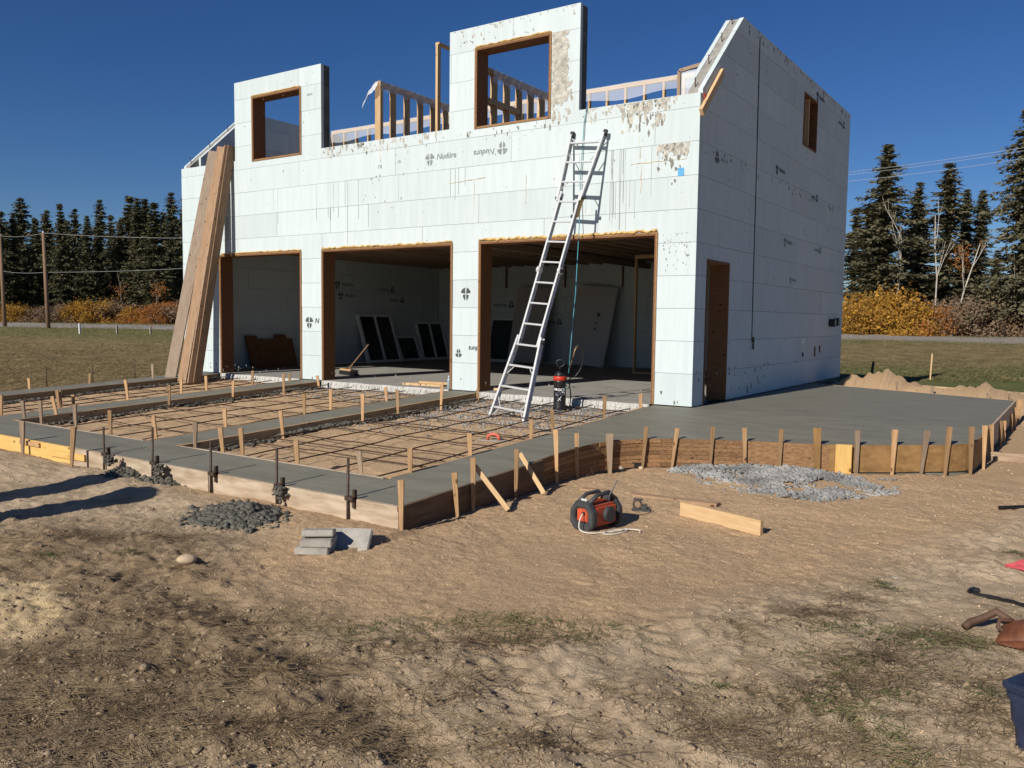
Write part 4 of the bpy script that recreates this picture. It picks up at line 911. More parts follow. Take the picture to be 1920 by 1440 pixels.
for a, b in (((1682,715),(1682,733)),((1748,724),(1748,738)),((1853,738),(1853,745)),((1893,738),(1893,747))): stake(a, b, -.05, .05, .03, STAKE_OLD, 'short stake stub behind the back edge of the apron', 'stake stubs at the back of the apron', sink=.1)
# diagonal braces
for a, b, lab in (((975,850),(1020,925),'diagonal lumber brace nailed to the stake nearest the curve'),((890,873),(953,956),'diagonal lumber brace propping the middle of the dark form')):
    Q = onz(b, -.44); st = atd(a, depth(Q)+.10); board('form_brace', tuple(Q), tuple(st), .042, .035, LUM, side=(-FWD[0], -FWD[1], 0), label=lab, cat='brace')
# steel pins with clamps
def pin(top, ref, z, label, group, clamp, yline=None):
    B = onz(ref, z)
    if yline is not None: B = np.array([min(np.linspace(-7, .5, 1500), key=lambda q: abs(proj((q, yline, z))[0]-ref[0])), yline, z])
    Tp = atd(top, depth(B)); e = empty('steel_pin', tuple(B), label=label, cat='stake', group=group)
    v = Vector(Tp)-Vector(B); ch(e, 'shaft', MB().tube([-v*.3, v], .0115, 8), PIN, smooth=True)
    if clamp:
        h = -z+zc(YO)-.06
        ch(e, 'clamp', MB().box((-.02, -.02, .18), (.075, .03, .215)).box((.045, .0, .12), (.075, .035, .27)), PIN, bevel=.004)
PN = [((194,801),(195,887)),((286,801),(286,893)),((395,827),(395,920)),((519,841),(519,957)),((653,859),(652,975))]
for i, (a, b) in enumerate(PN): pin(a, b, -.46, 'rusty steel form pin standing in front of the front strip', 'steel pins along the front form', True, -6.285)
for a, b in (((86,688),(87.5,720)),((173,685),(174,712)),((252,683),(253,704))): pin(a, b, -.3, 'thin steel pin beyond the outermost strip at the field edge', 'steel pins along the field edge', False)

# ------------------------------------------------------------------ rebar mats, one per bay
for i, (a, b) in enumerate(BAYS):
    rg = random.Random(40+i); e = empty('rebar_mat', ((a+b)/2, -2.8, -.25), label=['tied rebar mat in the sand bay behind the leaning planks', 'tied rebar mat in the middle sand bay', 'tied rebar mat in the bay under the ladder'][i], cat='rebar mat')
    nb = 5; xs = np.linspace(a+.28, b-.28, nb); ys = np.arange(YI+.25, -.3, .62)
    def bar(P, r=.0075):
        o = MB().tube(P, r, 6).obj('rebar', REBAR, None, smooth=True); o.parent = e; o.matrix_parent_inverse = e.matrix_basis.inverted()
    for x in xs: x += rg.uniform(-.04, .04); bar([(x+rg.uniform(-.012, .012), y, fill(0, y)+.062+rg.uniform(-.008, .012)) for y in np.linspace(YI+.05, -.12, 12)])
    for y in ys: y += rg.uniform(-.05, .05); bar([(x, y+rg.uniform(-.01, .01), fill(0, y)+.046+rg.uniform(-.008, .01)) for x in np.linspace(a+.06, b-.06, 8)]);
    if i == 2:
        for y in (-4.5, -3.0): bar([(x, y+.07, fill(0, y)+.047) for x in np.linspace(a+.3, b-.1, 6)])
# red chairs / trowel in the bays
q = onz((548, 763), -.27); e = empty('bar_cap', tuple(q), label='small red plastic cap lying in the middle sand bay', cat='cap'); ch(e, 'cap_shell', MB().lathe([(.045, 0), (.04, .03), (.015, .05)], 10), RED, smooth=True); ch(e, 'cap_rim', MB().lathe([(.055, 0), (.055, .008)], 10), RED)
q = onz((925, 830), -.28); e = empty('magnesium_float', tuple(q), rad(20), label='hand float with a red handle lying in the ladder bay', cat='trowel'); ch(e, 'blade', MB().box((-.2, -.045, .02), (.2, .045, .03)), PAVER, bevel=.003)
ch(e, 'handle', MB().tube([(-.07, 0, .03), (-.065, 0, .08), (-.03, 0, .1), (.03, 0, .1), (.065, 0, .08), (.07, 0, .03)], .017, 8), mat('coral_plastic', (.66, .13, .09), .5), smooth=True)

# ------------------------------------------------------------------ stuff: gravel, pebbles, spills
def stuff(name, V, Fq, mt, label=None, smooth=False, **k): return mobj(name, np_mesh(name, V, Fq, smooth), mt, kind='stuff', **k)
rng = np.random.default_rng(2)
n = 5200; x = rng.uniform(-3.6, -.62, n); y = -rng.random(n)**1.5*3.4-.06; keep = rng.random(n) < np.clip(1.3-(-y)/2.6+.5*fbm(x*1.5, y*1.5, 31, 3), .02, 1); x, y = x[keep], y[keep]
V, Fq = lumps(np.column_stack([x, y, bayz(x, y)+.004]), rng.uniform(.008, .022, len(x)), rng); stuff('bay_gravel', V, Fq, STONE)
n = 1500; x = rng.uniform(-7.3, -4.3, n); y = -rng.random(n)**2*1.2-.06; V, Fq = lumps(np.column_stack([x, y, bayz(x, y)+.004]), rng.uniform(.006, .018, n), rng); stuff('bay_gravel', V, Fq, STONE)
# light crushed concrete spread by the apron
GP = PX([(1268,876),(1360,868),(1560,880),(1640,895),(1705,911),(1600,925),(1500,935),(1400,918),(1300,893)], -.39); gp = np.array(GP); lo, hi = gp.min(0), gp.max(0)
x = rng.uniform(lo[0], hi[0], 40000); y = rng.uniform(lo[1], hi[1], 40000); k = softpoly(x, y, GP, .16, 3)*np.clip(.55+2.2*fbm(x*3, y*3, 52, 3), 0, 1) > rng.random(40000)*1.02; x, y = x[k][:9000], y[k][:9000]
hh = .05*np.clip(fbm(x*3.5, y*3.5, 51, 3)+.25, 0, 1); V, Fq = lumps(np.column_stack([x, y, G(x, y)+hh*rng.random(len(x))]), np.minimum(rng.gamma(2.2, .0042, len(x))+.004, .03), rng, .8, .4); stuff('crushed_concrete', V, Fq, STONE)
# pebbles and crumbs over the sand and the soil
def frame_pts(n, lo=820, hi=1445, power=1.):
    px_ = rng.uniform(-60, 1980, n); py_ = lo+(hi-lo)*rng.random(n)**power
    P = np.array([onz((a, b), -.45)[:2] for a, b in zip(px_, py_)]); return P[:, 0], P[:, 1]
x, y = frame_pts(15000, 850, 1445, .8); k = ~inpoly(x, y, [(-12,-6.3),(.2,-6.3)]+[(p[0]+.06, p[1]-.06) for p in APRON[1:]]+[(-12, 6)]); x, y = x[k], y[k]
dd = np.hypot(x-C[0], y-C[1]); V, Fq = lumps(np.column_stack([x, y, G(x, y)]), np.minimum(rng.gamma(2., .0013, len(x))+.0018, .010)*np.clip(dd/6, .7, 1.6), rng); stuff('ground_pebbles', V, Fq, PEB)
x, y = frame_pts(3600, 1080, 1445, .9); s_, p_, d_ = Gmask(x, y); k = (s_ < .4) & (fbm(x*1.2, y*1.2, 61, 3)+.5*d_ > .0); x, y = x[k], y[k]
V, Fq = lumps(np.column_stack([x, y, G(x, y)]), np.minimum(rng.gamma(2., .0028, len(x))+.003, .022), rng, .55, .45); stuff('dirt_crumbs', V, Fq, CLOD)
# dark spill left along the forms inside the bays
for xe, s in ((-10.36, 1), (-7.32, 1), (-3.67, 1)):
    n = 2300; y = rng.uniform(YI+.1, -.15, n); x = xe+.02+np.abs(rng.normal(0, .075, n))*(1+.8*fbm(y*2, y*0, 5, 2)); V, Fq = lumps(np.column_stack([x, y, bayz(x, y)+.025*rng.random(n)+.004]), rng.uniform(.010, .036, n), rng); stuff('wet_spill', V, Fq, SPILL)
# piles of fresh concrete dropped outside the front form
def pile(px_, label, rx, ry, h, n):
    c = onz(px_, -.46); e = empty('concrete_pile', (c[0], c[1], g1(c[0], c[1])), label=label, cat='concrete pile'); r = np.sqrt(rng.random(n))*np.where(rng.random(n) < .12, 1.35, 1.); a = rng.uniform(0, 6.28, n); lx = r*np.cos(a)*rx; ly = r*np.sin(a)*ry
    hz = h*np.clip(1-r**1.5, 0, 1)*(.75+.6*fbm(lx*6, ly*6, 7, 3)); gzv = G(c[0]+lx, c[1]+ly)-g1(c[0], c[1])
    V, Fq = lumps(np.column_stack([lx, ly, gzv+hz*rng.uniform(.75, 1.15, n)]), np.minimum(rng.gamma(2.4, .0048, n)+.005, .04), rng, .85, .45); o = mobj('spatter', np_mesh('spatter', V, Fq), SPILL, e)
    gx_, gy_ = np.meshgrid(np.linspace(-1, 1, 28), np.linspace(-1, 1, 28), indexing='ij'); rr = np.hypot(gx_, gy_); hx = gx_*rx; hy = gy_*ry
    z = np.where(rr < 1, h*(1-np.clip(rr, 0, 1)**1.5)*(.75+.6*fbm(hx*6, hy*6, 7, 3)), -.05)+(G((c[0]+hx).ravel(), (c[1]+hy).ravel()).reshape(hx.shape)-g1(c[0], c[1]))-.012
    i2 = np.arange(784).reshape(28, 28); q = np.stack([i2[:-1, :-1], i2[1:, :-1], i2[1:, 1:], i2[:-1, 1:]], -1).reshape(-1, 4); mobj('mound', np_mesh('mound', np.stack([hx, hy, z], -1).reshape(-1, 3), q, True), SPILL, e)
pile((440, 975), 'large dark heap of spilled concrete on the soil before the front form', .40, .28, .085, 2600); pile((315, 905), 'dark spilled concrete heap touching the front form between two pins', .32, .18, .10, 1500); pile((232, 897), 'low dark spill of concrete at the foot of the form by the yellow board', .20, .13, .07, 500)
for i, (px_, zz) in enumerate((((207,862),-.28),((300,880),-.30),((528,922),-.31),((664,945),-.335))):
    c = onz(px_, zz); n = 130; V, Fq = lumps(np.column_stack([rng.normal(0, .026, n), rng.normal(0, .018, n)-.01, rng.normal(0, .024, n)]), rng.uniform(.008, .022, n), rng); e = mobj('concrete_lump', np_mesh('concrete_lump', V, Fq), SPILL, None, loc=tuple(c), label='dark lump of concrete stuck on a pin clamp at the front form', cat='concrete lump', group='concrete lumps on the pin clamps')

# ------------------------------------------------------------------ ladder
lad = empty('ladder', (-2.1, -1.5, -.27), label='long aluminium folding ladder leaning on the foam wall above the right door', cat='ladder')
LB, RB = Vector((-2.40, -1.52, -.27)), Vector((-1.79, -1.55, -.27)); LT, RT = Vector((-1.985, -.06, 3.93)), Vector((-1.40, -.06, 3.93))
MBt, MT_ = (LB+RB)/2, (LT+RT)/2; lx = (RB-LB).normalized(); ax = (MT_-MBt); LL = ax.length; ax.normalize(); ln = lx.cross(ax).normalized(); lx = ax.cross(ln).normalized()
def LP(u, s, o=0.): return MBt+ax*(s*LL)+lx*u+ln*o
HW = lambda s: .305-(s/.27)*.10 if s < .27 else (.175 if s < .775 else .205+(s-.775)/.225*.085)
def rail(s0, s1, w0, w1, wid, dep_, nm):
    for sg in (-1, 1):
        a, b = LP(sg*w0, s0), LP(sg*w1, s1); x = (b-a).normalized(); L_ = (b-a).length
        m = MB(); # C channel
        t_ = .004
        m.box((0, -wid/2, -dep_/2), (L_, wid/2, -dep_/2+t_)).box((0, -wid/2, dep_/2-t_), (L_, wid/2, dep_/2)).box((0, sg*(-wid/2) if sg < 0 else wid/2-t_, -dep_/2+t_), (L_, (sg*(-wid/2)+t_*-1) if sg < 0 else wid/2, dep_/2-t_))
        o = m.obj(nm, ALU, None, bevel=.0015); y = ln.cross(x).normalized(); z = x.cross(y)
        o.matrix_world = Matrix(((x.x, y.x, z.x, a.x), (x.y, y.y, z.y, a.y), (x.z, y.z, z.z, a.z), (0, 0, 0, 1))); o.parent = lad; o.matrix_parent_inverse = lad.matrix_basis.inverted()
rail(.005, .29, .305, .200, .030, .085, 'outer_rail'); rail(.262, .515, .172, .172, .028, .07, 'inner_rail'); rail(.515, .79, .172, .172, .028, .07, 'inner_rail'); rail(.755, .995, .200, .288, .030, .085, 'outer_rail')
def lpart(nm, m, mt, par=None, **k):
    o = m.obj(nm, mt, None, **k); o.parent = par or lad; o.matrix_parent_inverse = lad.matrix_basis.inverted()
    if par: o.matrix_parent_inverse = Matrix()
    return o
for i in range(14):
    s = .05+i*.0705; w_ = HW(s)-.012
    a, b = LP(-w_, s), LP(w_, s); m = MB(); hw = .022
    cs = [(-.024, -.012), (.024, -.016), (.026, .010), (-.022, .014)]; vs = []
    tread = Vector((0, 0, 1)); fwd_ = lx.cross(tread).normalized()
    for p in (a, b):
        for cy, cz in [(-.034, -.012), (.034, -.012), (.034, .012), (-.034, .012)]: vs.append(p+fwd_*cy+tread*cz)
    m.add(vs, [(0, 1, 5, 4), (1, 2, 6, 5), (2, 3, 7, 6), (3, 0, 4, 7), (0, 3, 2, 1), (4, 5, 6, 7)]); lpart('rung', m, ALU, bevel=.003)
for s in (.275, .768):
    for sg in (-1, 1): p = LP(sg*.215, s); m = MB(); m.tube([p-lx*.045, p+lx*.045], .024, 10); lpart('lock_tab', m, BLK, bevel=.003)
for sg in (-1, 1): p = LP(sg*.185, .515); m = MB(); m.tube([p-lx*.022, p+lx*.022], .052, 14); hg = lpart('hinge', m, ALU); m = MB(); m.tube([p+lx*sg*.022, p+lx*sg*.04], .03, 12); lpart('hinge_knob', m, BLK, hg)
for sg in (-1, 1):
    p = LP(sg*.303, .0); m = MB(); m.tube([p-ax*.03, p+ax*.05], .042, 8); lpart('rubber_foot', m, BLK); p = LP(sg*.29, 1.0); m = MB(); m.tube([p-ax*.04, p+ax*.03], .036, 8); lpart('end_cap', m, BLK)
    for s0, s1 in ((.05, .02), (.05, .085), (.191, .16), (.895, .93), (.966, .985), (.825, .80)): m = MB(); m.tube([LP(sg*(HW(s0)-.11), s0), LP(sg*(HW(s1)-.005), s1)], .0075, 6); lpart('rung_brace', m, ALU)
o = mobj('printed_lettering', text_mesh('GIANT', .055, .15, .02), BLK, None); p = LP(-.172, .40, 0)+lx*.0; yv = ln; 
q = LP(-.187, .37, -.03); xv = ax; zv = -lx; yv = zv.cross(xv); o.matrix_world = Matrix(((xv.x, yv.x, zv.x, q.x), (xv.y, yv.y, zv.y, q.y), (xv.z, yv.z, zv.z, q.z), (0, 0, 0, 1))); o.parent = lad; o.matrix_parent_inverse = lad.matrix_basis.inverted()
p = LP(.19, .735); m = MB(); m.tube([p-ax*.14, p+ax*.14], .006, 6); lpart('yellow_decal', MB().add([tuple(LP(.217, .70, -.03)), tuple(LP(.217, .70, .03)), tuple(LP(.217, .765, .03)), tuple(LP(.217, .765, -.03))], [(0, 1, 2, 3)]), SPRAY)
# blue line hanging from the dormer to the sprayer
m = MB(); m.tube([(-1.75, -.02, 4.33), (-1.79, -.03, 4.1), (-1.83, -.04, 3.3), (-1.80, -.10, 2.6), (-1.74, -.28, 1.6), (-1.70, -.45, .9), (-1.67, -.56, .42)], .0065, 6); m.obj('blue_rope', ROPEB, None, smooth=True, label='thin blue line hanging down the wall behind the ladder to the sprayer', cat='rope')
# sprayer
q = onz((1049, 771), -.15); e = empty('pump_sprayer', (q[0], q[1], float(bayz(q[0], np.array([q[1]]))[0])+.005), rad(26), label='black pump sprayer with red band and white lettering beside the ladder', cat='sprayer')
ch(e, 'tank', MB().lathe([(.088, 0), (.095, .015), (.095, .04), (.09, .06), (.09, .40), (.093, .41), (.093, .44)], 28), BLK, smooth=True)
ch(e, 'red_band', MB().lathe([(.094, .435), (.098, .44), (.098, .495), (.092, .50)], 28), RED, smooth=True)
ch(e, 'shoulder', MB().lathe([(.09, .495), (.085, .53), (.05, .555), (.045, .585)], 24), BLK, smooth=True); ch(e, 'base_ring', MB().lathe([(.1, 0), (.1, .03)], 24), BLK)
ch(e, 'pump_rod', MB().tube([(0, 0, .58), (0, 0, .64)], .012, 8), BLK)
ch(e, 'pump_handle', MB().tube([(.06*math.cos(a), 0, .69+.05*math.sin(a)) for a in np.linspace(-1.57, 4.71, 20)], .009, 8), BLK, smooth=True)
hs = [(.09, 0, .06), (.14, .02, .05), (.16, .03, .2), (.14, .0, .45), (.22, .02, .50), (.30, .03, .62), (.33, .03, .80), (.30, .02, .93), (.24, .0, .95), (.19, -.01, .86)]
ch(e, 'hose', MB().tube(smooth_curve(hs, 6), .009, 8), BLK, smooth=True); ch(e, 'wand', MB().tube([(.12, 0, .56), (.17, -.01, .72), (.21, -.01, .88), (.26, 0, .95)], .008, 8), mat('brass', (.30, .2, .09), .4, metal=.7), smooth=True)
ch(e, 'valve', MB().box((.155, -.02, .74), (.185, .02, .84)), BLK, bevel=.004)
ch(e, 'rope_coil', MB().tube([(.11+.03*math.cos(a), -.03+.01*math.sin(a*3), .36+.045*math.sin(a)) for a in np.linspace(0, 16, 40)], .005, 6), ROPEB, smooth=True)
def wrap_text(txt, z, size, mt):
    me = text_mesh(txt, size, 0, .03); xs = [v.co.x for v in me.vertices]; mid = (min(xs)+max(xs))/2
    bm = bmesh.new(); bm.from_mesh(me); bmesh.ops.subdivide_edges(bm, edges=bm.edges[:], cuts=1)
    for v in bm.verts: a = -math.pi/2+(v.co.x-mid)/.0915+rad(5); v.co = Vector((.0925*math.cos(a), .0925*math.sin(a), z+v.co.y))
    bm.to_mesh(me); bm.free(); o = mobj('printed_lettering', me, mt, e)
wrap_text('BROCK', .285, .055, WHT); wrap_text('WHITE', .235, .055, WHT); wrap_text('_____', .232, .05, WHT)
ch(e, 'white_mark', MB().tube([(-.02, -.0925, .14), (.01, -.0925, .17), (.03, -.089, .205)], .005, 6).tube([(-.005, -.0925, .185), (.01, -.0925, .165), (.025, -.089, .15)], .005, 6), WHT)

# ------------------------------------------------------------------ planks leaning on the left end
PLS = [((318,716),(402,284),'wide grey plank leaning on the wall, outermost of the leaning bundle',PLANKG,.225),((344,722),(419,276),'wide red-brown plank on top of the leaning bundle',PLANKO,.24),((353,722),(429,277),'narrow grey plank edge-on in the leaning bundle',STAKE_OLD,.14),((362,722),(431,276),'dark shaded plank underneath the leaning bundle',PLANK,.24),((369,722),(434,274),'hindmost dark plank of the leaning bundle',PLANK,.16)]
for i, (b, t_, lab, mt, w_) in enumerate(PLS):
    zb = fill(0, -.95)+.01; dy = [0, -.03, -.0, .05, .11][i]
    B = ony(b, -1.02+dy); B[2] = zb; Tp = ony(t_, -.055+.2*dy)
    board('plank', tuple(B), tuple(Tp), w_, .04, mt, side=(.5, -.8, .2) if i < 2 else (1, -.12, 0), label=lab, cat='plank', bevel=.003)

# ------------------------------------------------------------------ site things in the yard
# jobsite radio
q0 = onz((1112, 1000), -.45); q1 = onz((1160, 966), -.45); ce = (np.array(q0)+np.array(q1))/2; yaw = rad(79)
rq = onz((1118, 985), -.45); e = empty('jobsite_radio', (rq[0], rq[1], g1(rq[0], rq[1])-.005), yaw, label='orange and grey jobsite radio with roll bars, antenna and white cord on the sand', cat='radio')
Lh, Wh, Hh = .19, .12, .25
ch(e, 'body', MB().box((-Lh+.05, -Wh+.02, .03), (Lh-.05, Wh-.02, Hh-.05)), ORANGE, bevel=.02)
def octo(x0, x1, sx=1.):
    W_, H_ = Wh, Hh; P = [(-W_+.05, .0), (W_-.05, .0), (W_, .05), (W_, H_-.10), (W_-.06, H_-.015), (-W_+.06, H_-.015), (-W_, H_-.10), (-W_, .05)]
    m = MB(); n = 8; inner = [(p[0]*.58, .125+(p[1]-.125)*.52) for p in P]; vs = []
    for x in (x0, x1): vs += [(x, *p) for p in P]+[(x, *p) for p in inner]
    fs = []
    for i in range(n):
        j = (i+1) % n; fs += [(i, j, n+j, n+i), (2*n+i, 3*n+i, 3*n+j, 2*n+j), (i, 2*n+i, 2*n+j, j), (n+i, n+j, 3*n+j, 3*n+i)]
    m.add(vs, fs); return m
ch(e, 'roll_bar', octo(-Lh, -Lh+.06), DGREY, bevel=.008); ch(e, 'roll_bar', octo(Lh-.055, Lh), DGREY, bevel=.008)
ch(e, 'end_panel', MB().box((-Lh+.012, -.055, .07), (-Lh+.05, .055, .175)), ORANGE, bevel=.006)
ch(e, 'carry_handle', MB().tube([(-Lh+.03, -.055, Hh-.03), (-.06, -.055, Hh+.025), (.08, -.055, Hh+.03), (Lh-.03, -.055, Hh-.03)], .018, 10), DGREY, smooth=True)
ch(e, 'carry_handle', MB().tube([(-Lh+.03, .055, Hh-.03), (-.06, .055, Hh+.02), (.08, .055, Hh+.02), (Lh-.03, .055, Hh-.03)], .016, 10), DGREY, smooth=True)
ch(e, 'speaker', MB().tube([(.02, -Wh+.035, .12), (.02, -Wh-.015, .12)], .062, 20), DGREY, bevel=.006); ch(e, 'speaker', MB().tube([(.0, Wh-.035, .12), (.0, Wh+.012, .12)], .062, 20), DGREY, bevel=.006)
for i in range(4): ch(e, 'top_rib', MB().box((-.09, -.04+.025*i, Hh-.052), (.10, -.03+.025*i, Hh-.035)), ORANGE, bevel=.003)
for dx in (-.02, 0, .02): ch(e, 'knob', MB().tube([(-Lh+.035, dx, Hh-.02), (-Lh+.035, dx, Hh+.0)], .008, 10), WHITE)
ch(e, 'antenna', MB().tube([(.06, -.06, Hh-.03), (.13, -.10, Hh+.13)], .006, 6), BLK); ch(e, 'port_cover', MB().tube([(-Lh+.011, -.02, .14), (-Lh-.004, -.02, .14)], .012, 10), BLK)
cp = [(-Lh-.002, -.02, .14), (-Lh-.05, -.03, .10), (-Lh-.07, -.05, .03), (-Lh-.03, -.14, .012), (.02, -.23, .012), (.10, -.22, .012), (.02, -.28, .012), (-.12, -.27, .012), (-.17, -.21, .014), (-.05, -.19, .014), (.09, -.25, .012), (.13, -.33, .012), (.08, -.37, .012)]
ch(e, 'power_cord', MB().tube(smooth_curve(cp, 6), .0045, 6), CORDW, smooth=True)
# angle tool next to it
q = onz((1200, 958), -.45); e = empty('clamp_tool', (q[0], q[1], g1(q[0], q[1])), rad(15), label='small dark metal clamp lying on the sand right of the radio', cat='clamp')
ch(e, 'foot', MB().box((-.07, -.03, .0), (.09, .03, .02)), DGREY, bevel=.004); ch(e, 'ring', MB().tube([(-.02+.035*math.cos(a), -.02, .06+.035*math.sin(a)) for a in np.linspace(0, 6.28, 18)], .008, 8), PIN, smooth=True); ch(e, 'arm', MB().box((-.06, -.015, .09), (.02, .015, .105)).box((.02, -.015, .015), (.06, .015, .06)), DGREY, bevel=.003)
# boards
a = onz((1277, 966), -.44); b = onz((1428, 1002), -.44)
board('cut_board', (a[0], a[1], g1(a[0], a[1])+.058), (b[0], b[1], g1(b[0], b[1])+.058), .038, .12, LUM, label='short bright lumber board standing on edge on the sand', cat='board')
a = onz((1092, 912), -.43); b = onz((1347, 950), -.43); m = board('half_buried_board', (a[0], a[1], g1(a[0], a[1])+.008), (b[0], b[1], g1(b[0], b[1])+.014), .095, .035, PLANK, label='long brown board half buried in the sand behind the radio', cat='board')
# black edger with stones
q = onz((1182, 868), -.385); e = empty('black_edger', (q[0], q[1], g1(q[0], q[1])), rad(28), label='black metal plate propped on two stones by the curved form', cat='plate'); ch(e, 'plate', MB().box((-.16, -.006, .0), (.16, .006, .075)), BLK, bevel=.002)
for dx, mt in ((-.1, PAVER), (.12, ROCK)): V, Fq = lumps(np.array([[dx, -.05, .02]]), np.array([.035]), rng); mobj('stone', np_mesh('stone', V, Fq, True), mt, e)
# pavers
def paver(P, rz, tilt, size, label, ax_='X'):
    e = empty('paver_slab', P, label=label, cat='paver'); o = MB().box((-size[0]/2, -size[1]/2, 0), (size[0]/2, size[1]/2, size[2])).obj('slab', PAVER, None, bevel=.006); o.parent = e; o.matrix_local = Matrix.Rotation(rz, 4, 'Z') @ Matrix.Rotation(tilt, 4, ax_); return e
q = onz((592, 1036), -.46); gz0 = g1(q[0], q[1])
paver((q[0], q[1], gz0-.005), rad(28), 0, (.24, .2, .05), 'grey paver at the bottom of the small stack by the form corner'); paver((q[0]+.01, q[1]+.02, gz0+.047), rad(34), 0, (.22, .2, .05), 'grey paver second from the ground in the small stack'); paver((q[0]-.01, q[1]+.04, gz0+.098), rad(40), rad(-10), (.22, .18, .045), 'grey paver tilted on top of the small stack')
q = onz((655, 1026), -.46); paver((q[0], q[1], g1(q[0], q[1])), rad(30), rad(38), (.31, .23, .045), 'larger pale paver leaning against the small stack of pavers')
q = onz((350, 1061), -.46); V, Fq = lumps(np.array([[0, 0, .02]]), np.array([.07]), np.random.default_rng(4), .5, .12); mobj('field_stone', np_mesh('field_stone', V, Fq, True), ROCK, None, loc=(q[0], q[1], g1(q[0], q[1])), label='smooth tan stone lying alone on the trampled soil', cat='rock').modifiers.new('s', 'SUBSURF').render_levels = 2
# tote
q = onz((1862, 1418), -.47); tx, ty = q[0], q[1]; e = empty('storage_tote', (tx, ty, -.47), rad(-24), label='dark navy plastic storage tote with its lid on', cat='tote')
m = MB(); P = [(.03, .03), (.60, .03), (.63, .06), (.63, .39), (.60, .42), (.03, .42), (0, .39), (0, .06)]
def loft(levels):
    m = MB(); n = 8; vs = []
    for z, g in levels: vs += [(.315+(x-.315)*g, .225+(y-.225)*g, z) for x, y in P]
    fs = [tuple(range(n-1, -1, -1)), tuple((len(levels)-1)*n+i for i in range(n))]
    for l in range(len(levels)-1):
        for i in range(n): a_ = l*n+i; b_ = l*n+(i+1) % n; fs.append((a_, b_, b_+n, a_+n))
    return m.add(vs, fs)
ch(e, 'bin', loft([(0, .86), (.13, .90), (.135, .93), (.25, .965)]), NAVY, bevel=.006); ch(e, 'rim', loft([(.225, .985), (.262, 1.0)]), NAVY, bevel=.004); ch(e, 'lid', loft([(.263, 1.03), (.285, 1.04), (.295, .99), (.296, .90), (.282, .87)]), NAVY, bevel=.005)
# leather pouch, belt, rod, cloth
q = onz((1872, 1190), -.46); e = empty('tool_pouch', (q[0]+.02, q[1], g1(q[0], q[1])), rad(-8), label='worn brown leather tool pouch lying on the dirt with stitched front', cat='pouch')
def pillow(a, b, c, n=10):
    m = MB(); vs = []; fs = []
    for i in range(n+1):
        for j in range(n+1):
            u = i/n*2-1; v = j/n*2-1; vs.append((a*u, b*v, c*(1-abs(u)**3)*(1-abs(v)**3)+.004*math.sin(7*u+5*v)))
    for i in range(n):
        for j in range(n): k = i*(n+1)+j; fs.append((k, k+n+1, k+n+2, k+1))
    k0 = len(vs); vs += [(x, y, -.002) for x, y, z in vs[:k0]]; fs += [tuple(k0+i for i in f[::-1]) for f in fs[:]]
    for i in range(n):
        for f_ in ((i, i+1), ((n+1)*n+i+1, (n+1)*n+i), ((i+1)*(n+1), i*(n+1)), (i*(n+1)+n, (i+1)*(n+1)+n)): fs.append((f_[0], f_[1], f_[1]+k0, f_[0]+k0))
    m.add(vs, fs); return m
o = ch(e, 'pouch_body', pillow(.21, .12, .075), LEATHER, smooth=True); o.location = (.2, 0, .03); o.rotation_euler = (rad(16), 0, 0)
o = ch(e, 'pouch_back', pillow(.22, .10, .04), LEATHER, smooth=True); o.location = (.22, -.05, .0)
ch(e, 'hammer_loop', MB().tube([(.02, -.02, .02), (-.02, -.03, .05), (-.02, .0, .08), (.03, .03, .08)], .012, 8), LEATHERD, smooth=True)
o = ch(e, 'side_strap', MB().tube([(.03, .05, .07), (-.05, .07, .10), (-.10, .05, .06), (-.16, -.0, .03), (-.175, -.04, .012)], [.02, .022, .02, .022, .02], 8), LEATHERD, smooth=True); ch(e, 'buckle', MB().box((.17, -.16, .0), (.24, -.14, .02)), ALU, bevel=.003)
bp2 = [onz(p, -.445) for p in ((1816,1112),(1822,1104),(1835,1103),(1824,1112),(1850,1118),(1880,1125),(1925,1140),(1990,1160))]
m = MB(); m.tube(smooth_curve([tuple(b[:2]) for b in bp2], 4) and [(x, y, g1(x, y)+.018) for x, y in smooth_curve([tuple(b[:2]) for b in bp2], 4)], .010, 6); m.obj('black_belt', BLK, None, label='black webbing belt curling across the dirt above the pouch', cat='belt')
a = onz((1873, 966), -.44); b = onz((1990, 962), -.44); m = MB(); m.tube([(a[0], a[1], g1(a[0], a[1])+.02), (b[0], b[1], g1(b[0], b[1])+.02)], .017, 8); m.obj('black_rod', BLK, None, label='black steel rod lying on the sand at the edge of the yard', cat='rod')
a = onz((1895, 1064), -.45); vs = []; fs = []; 
for i in range(13):
    for j in range(9):
        u, v = i/12, j/8; X_ = a[0]-.03+.5*u; Y_ = a[1]-.06+.28*v*(.25+.75*min(1, u*2.2)); vs.append((X_, Y_, g1(X_, Y_)+.012+.03*u*abs(math.sin(5*u+4*v))))
for i in range(12):
    for j in range(8): k = i*9+j; fs.append((k, k+9, k+10, k+1))
MB().add(vs, fs).obj('red_cloth', REDCLOTH, None, smooth=True, label='faded red cloth lying crumpled on the dirt', cat='cloth')
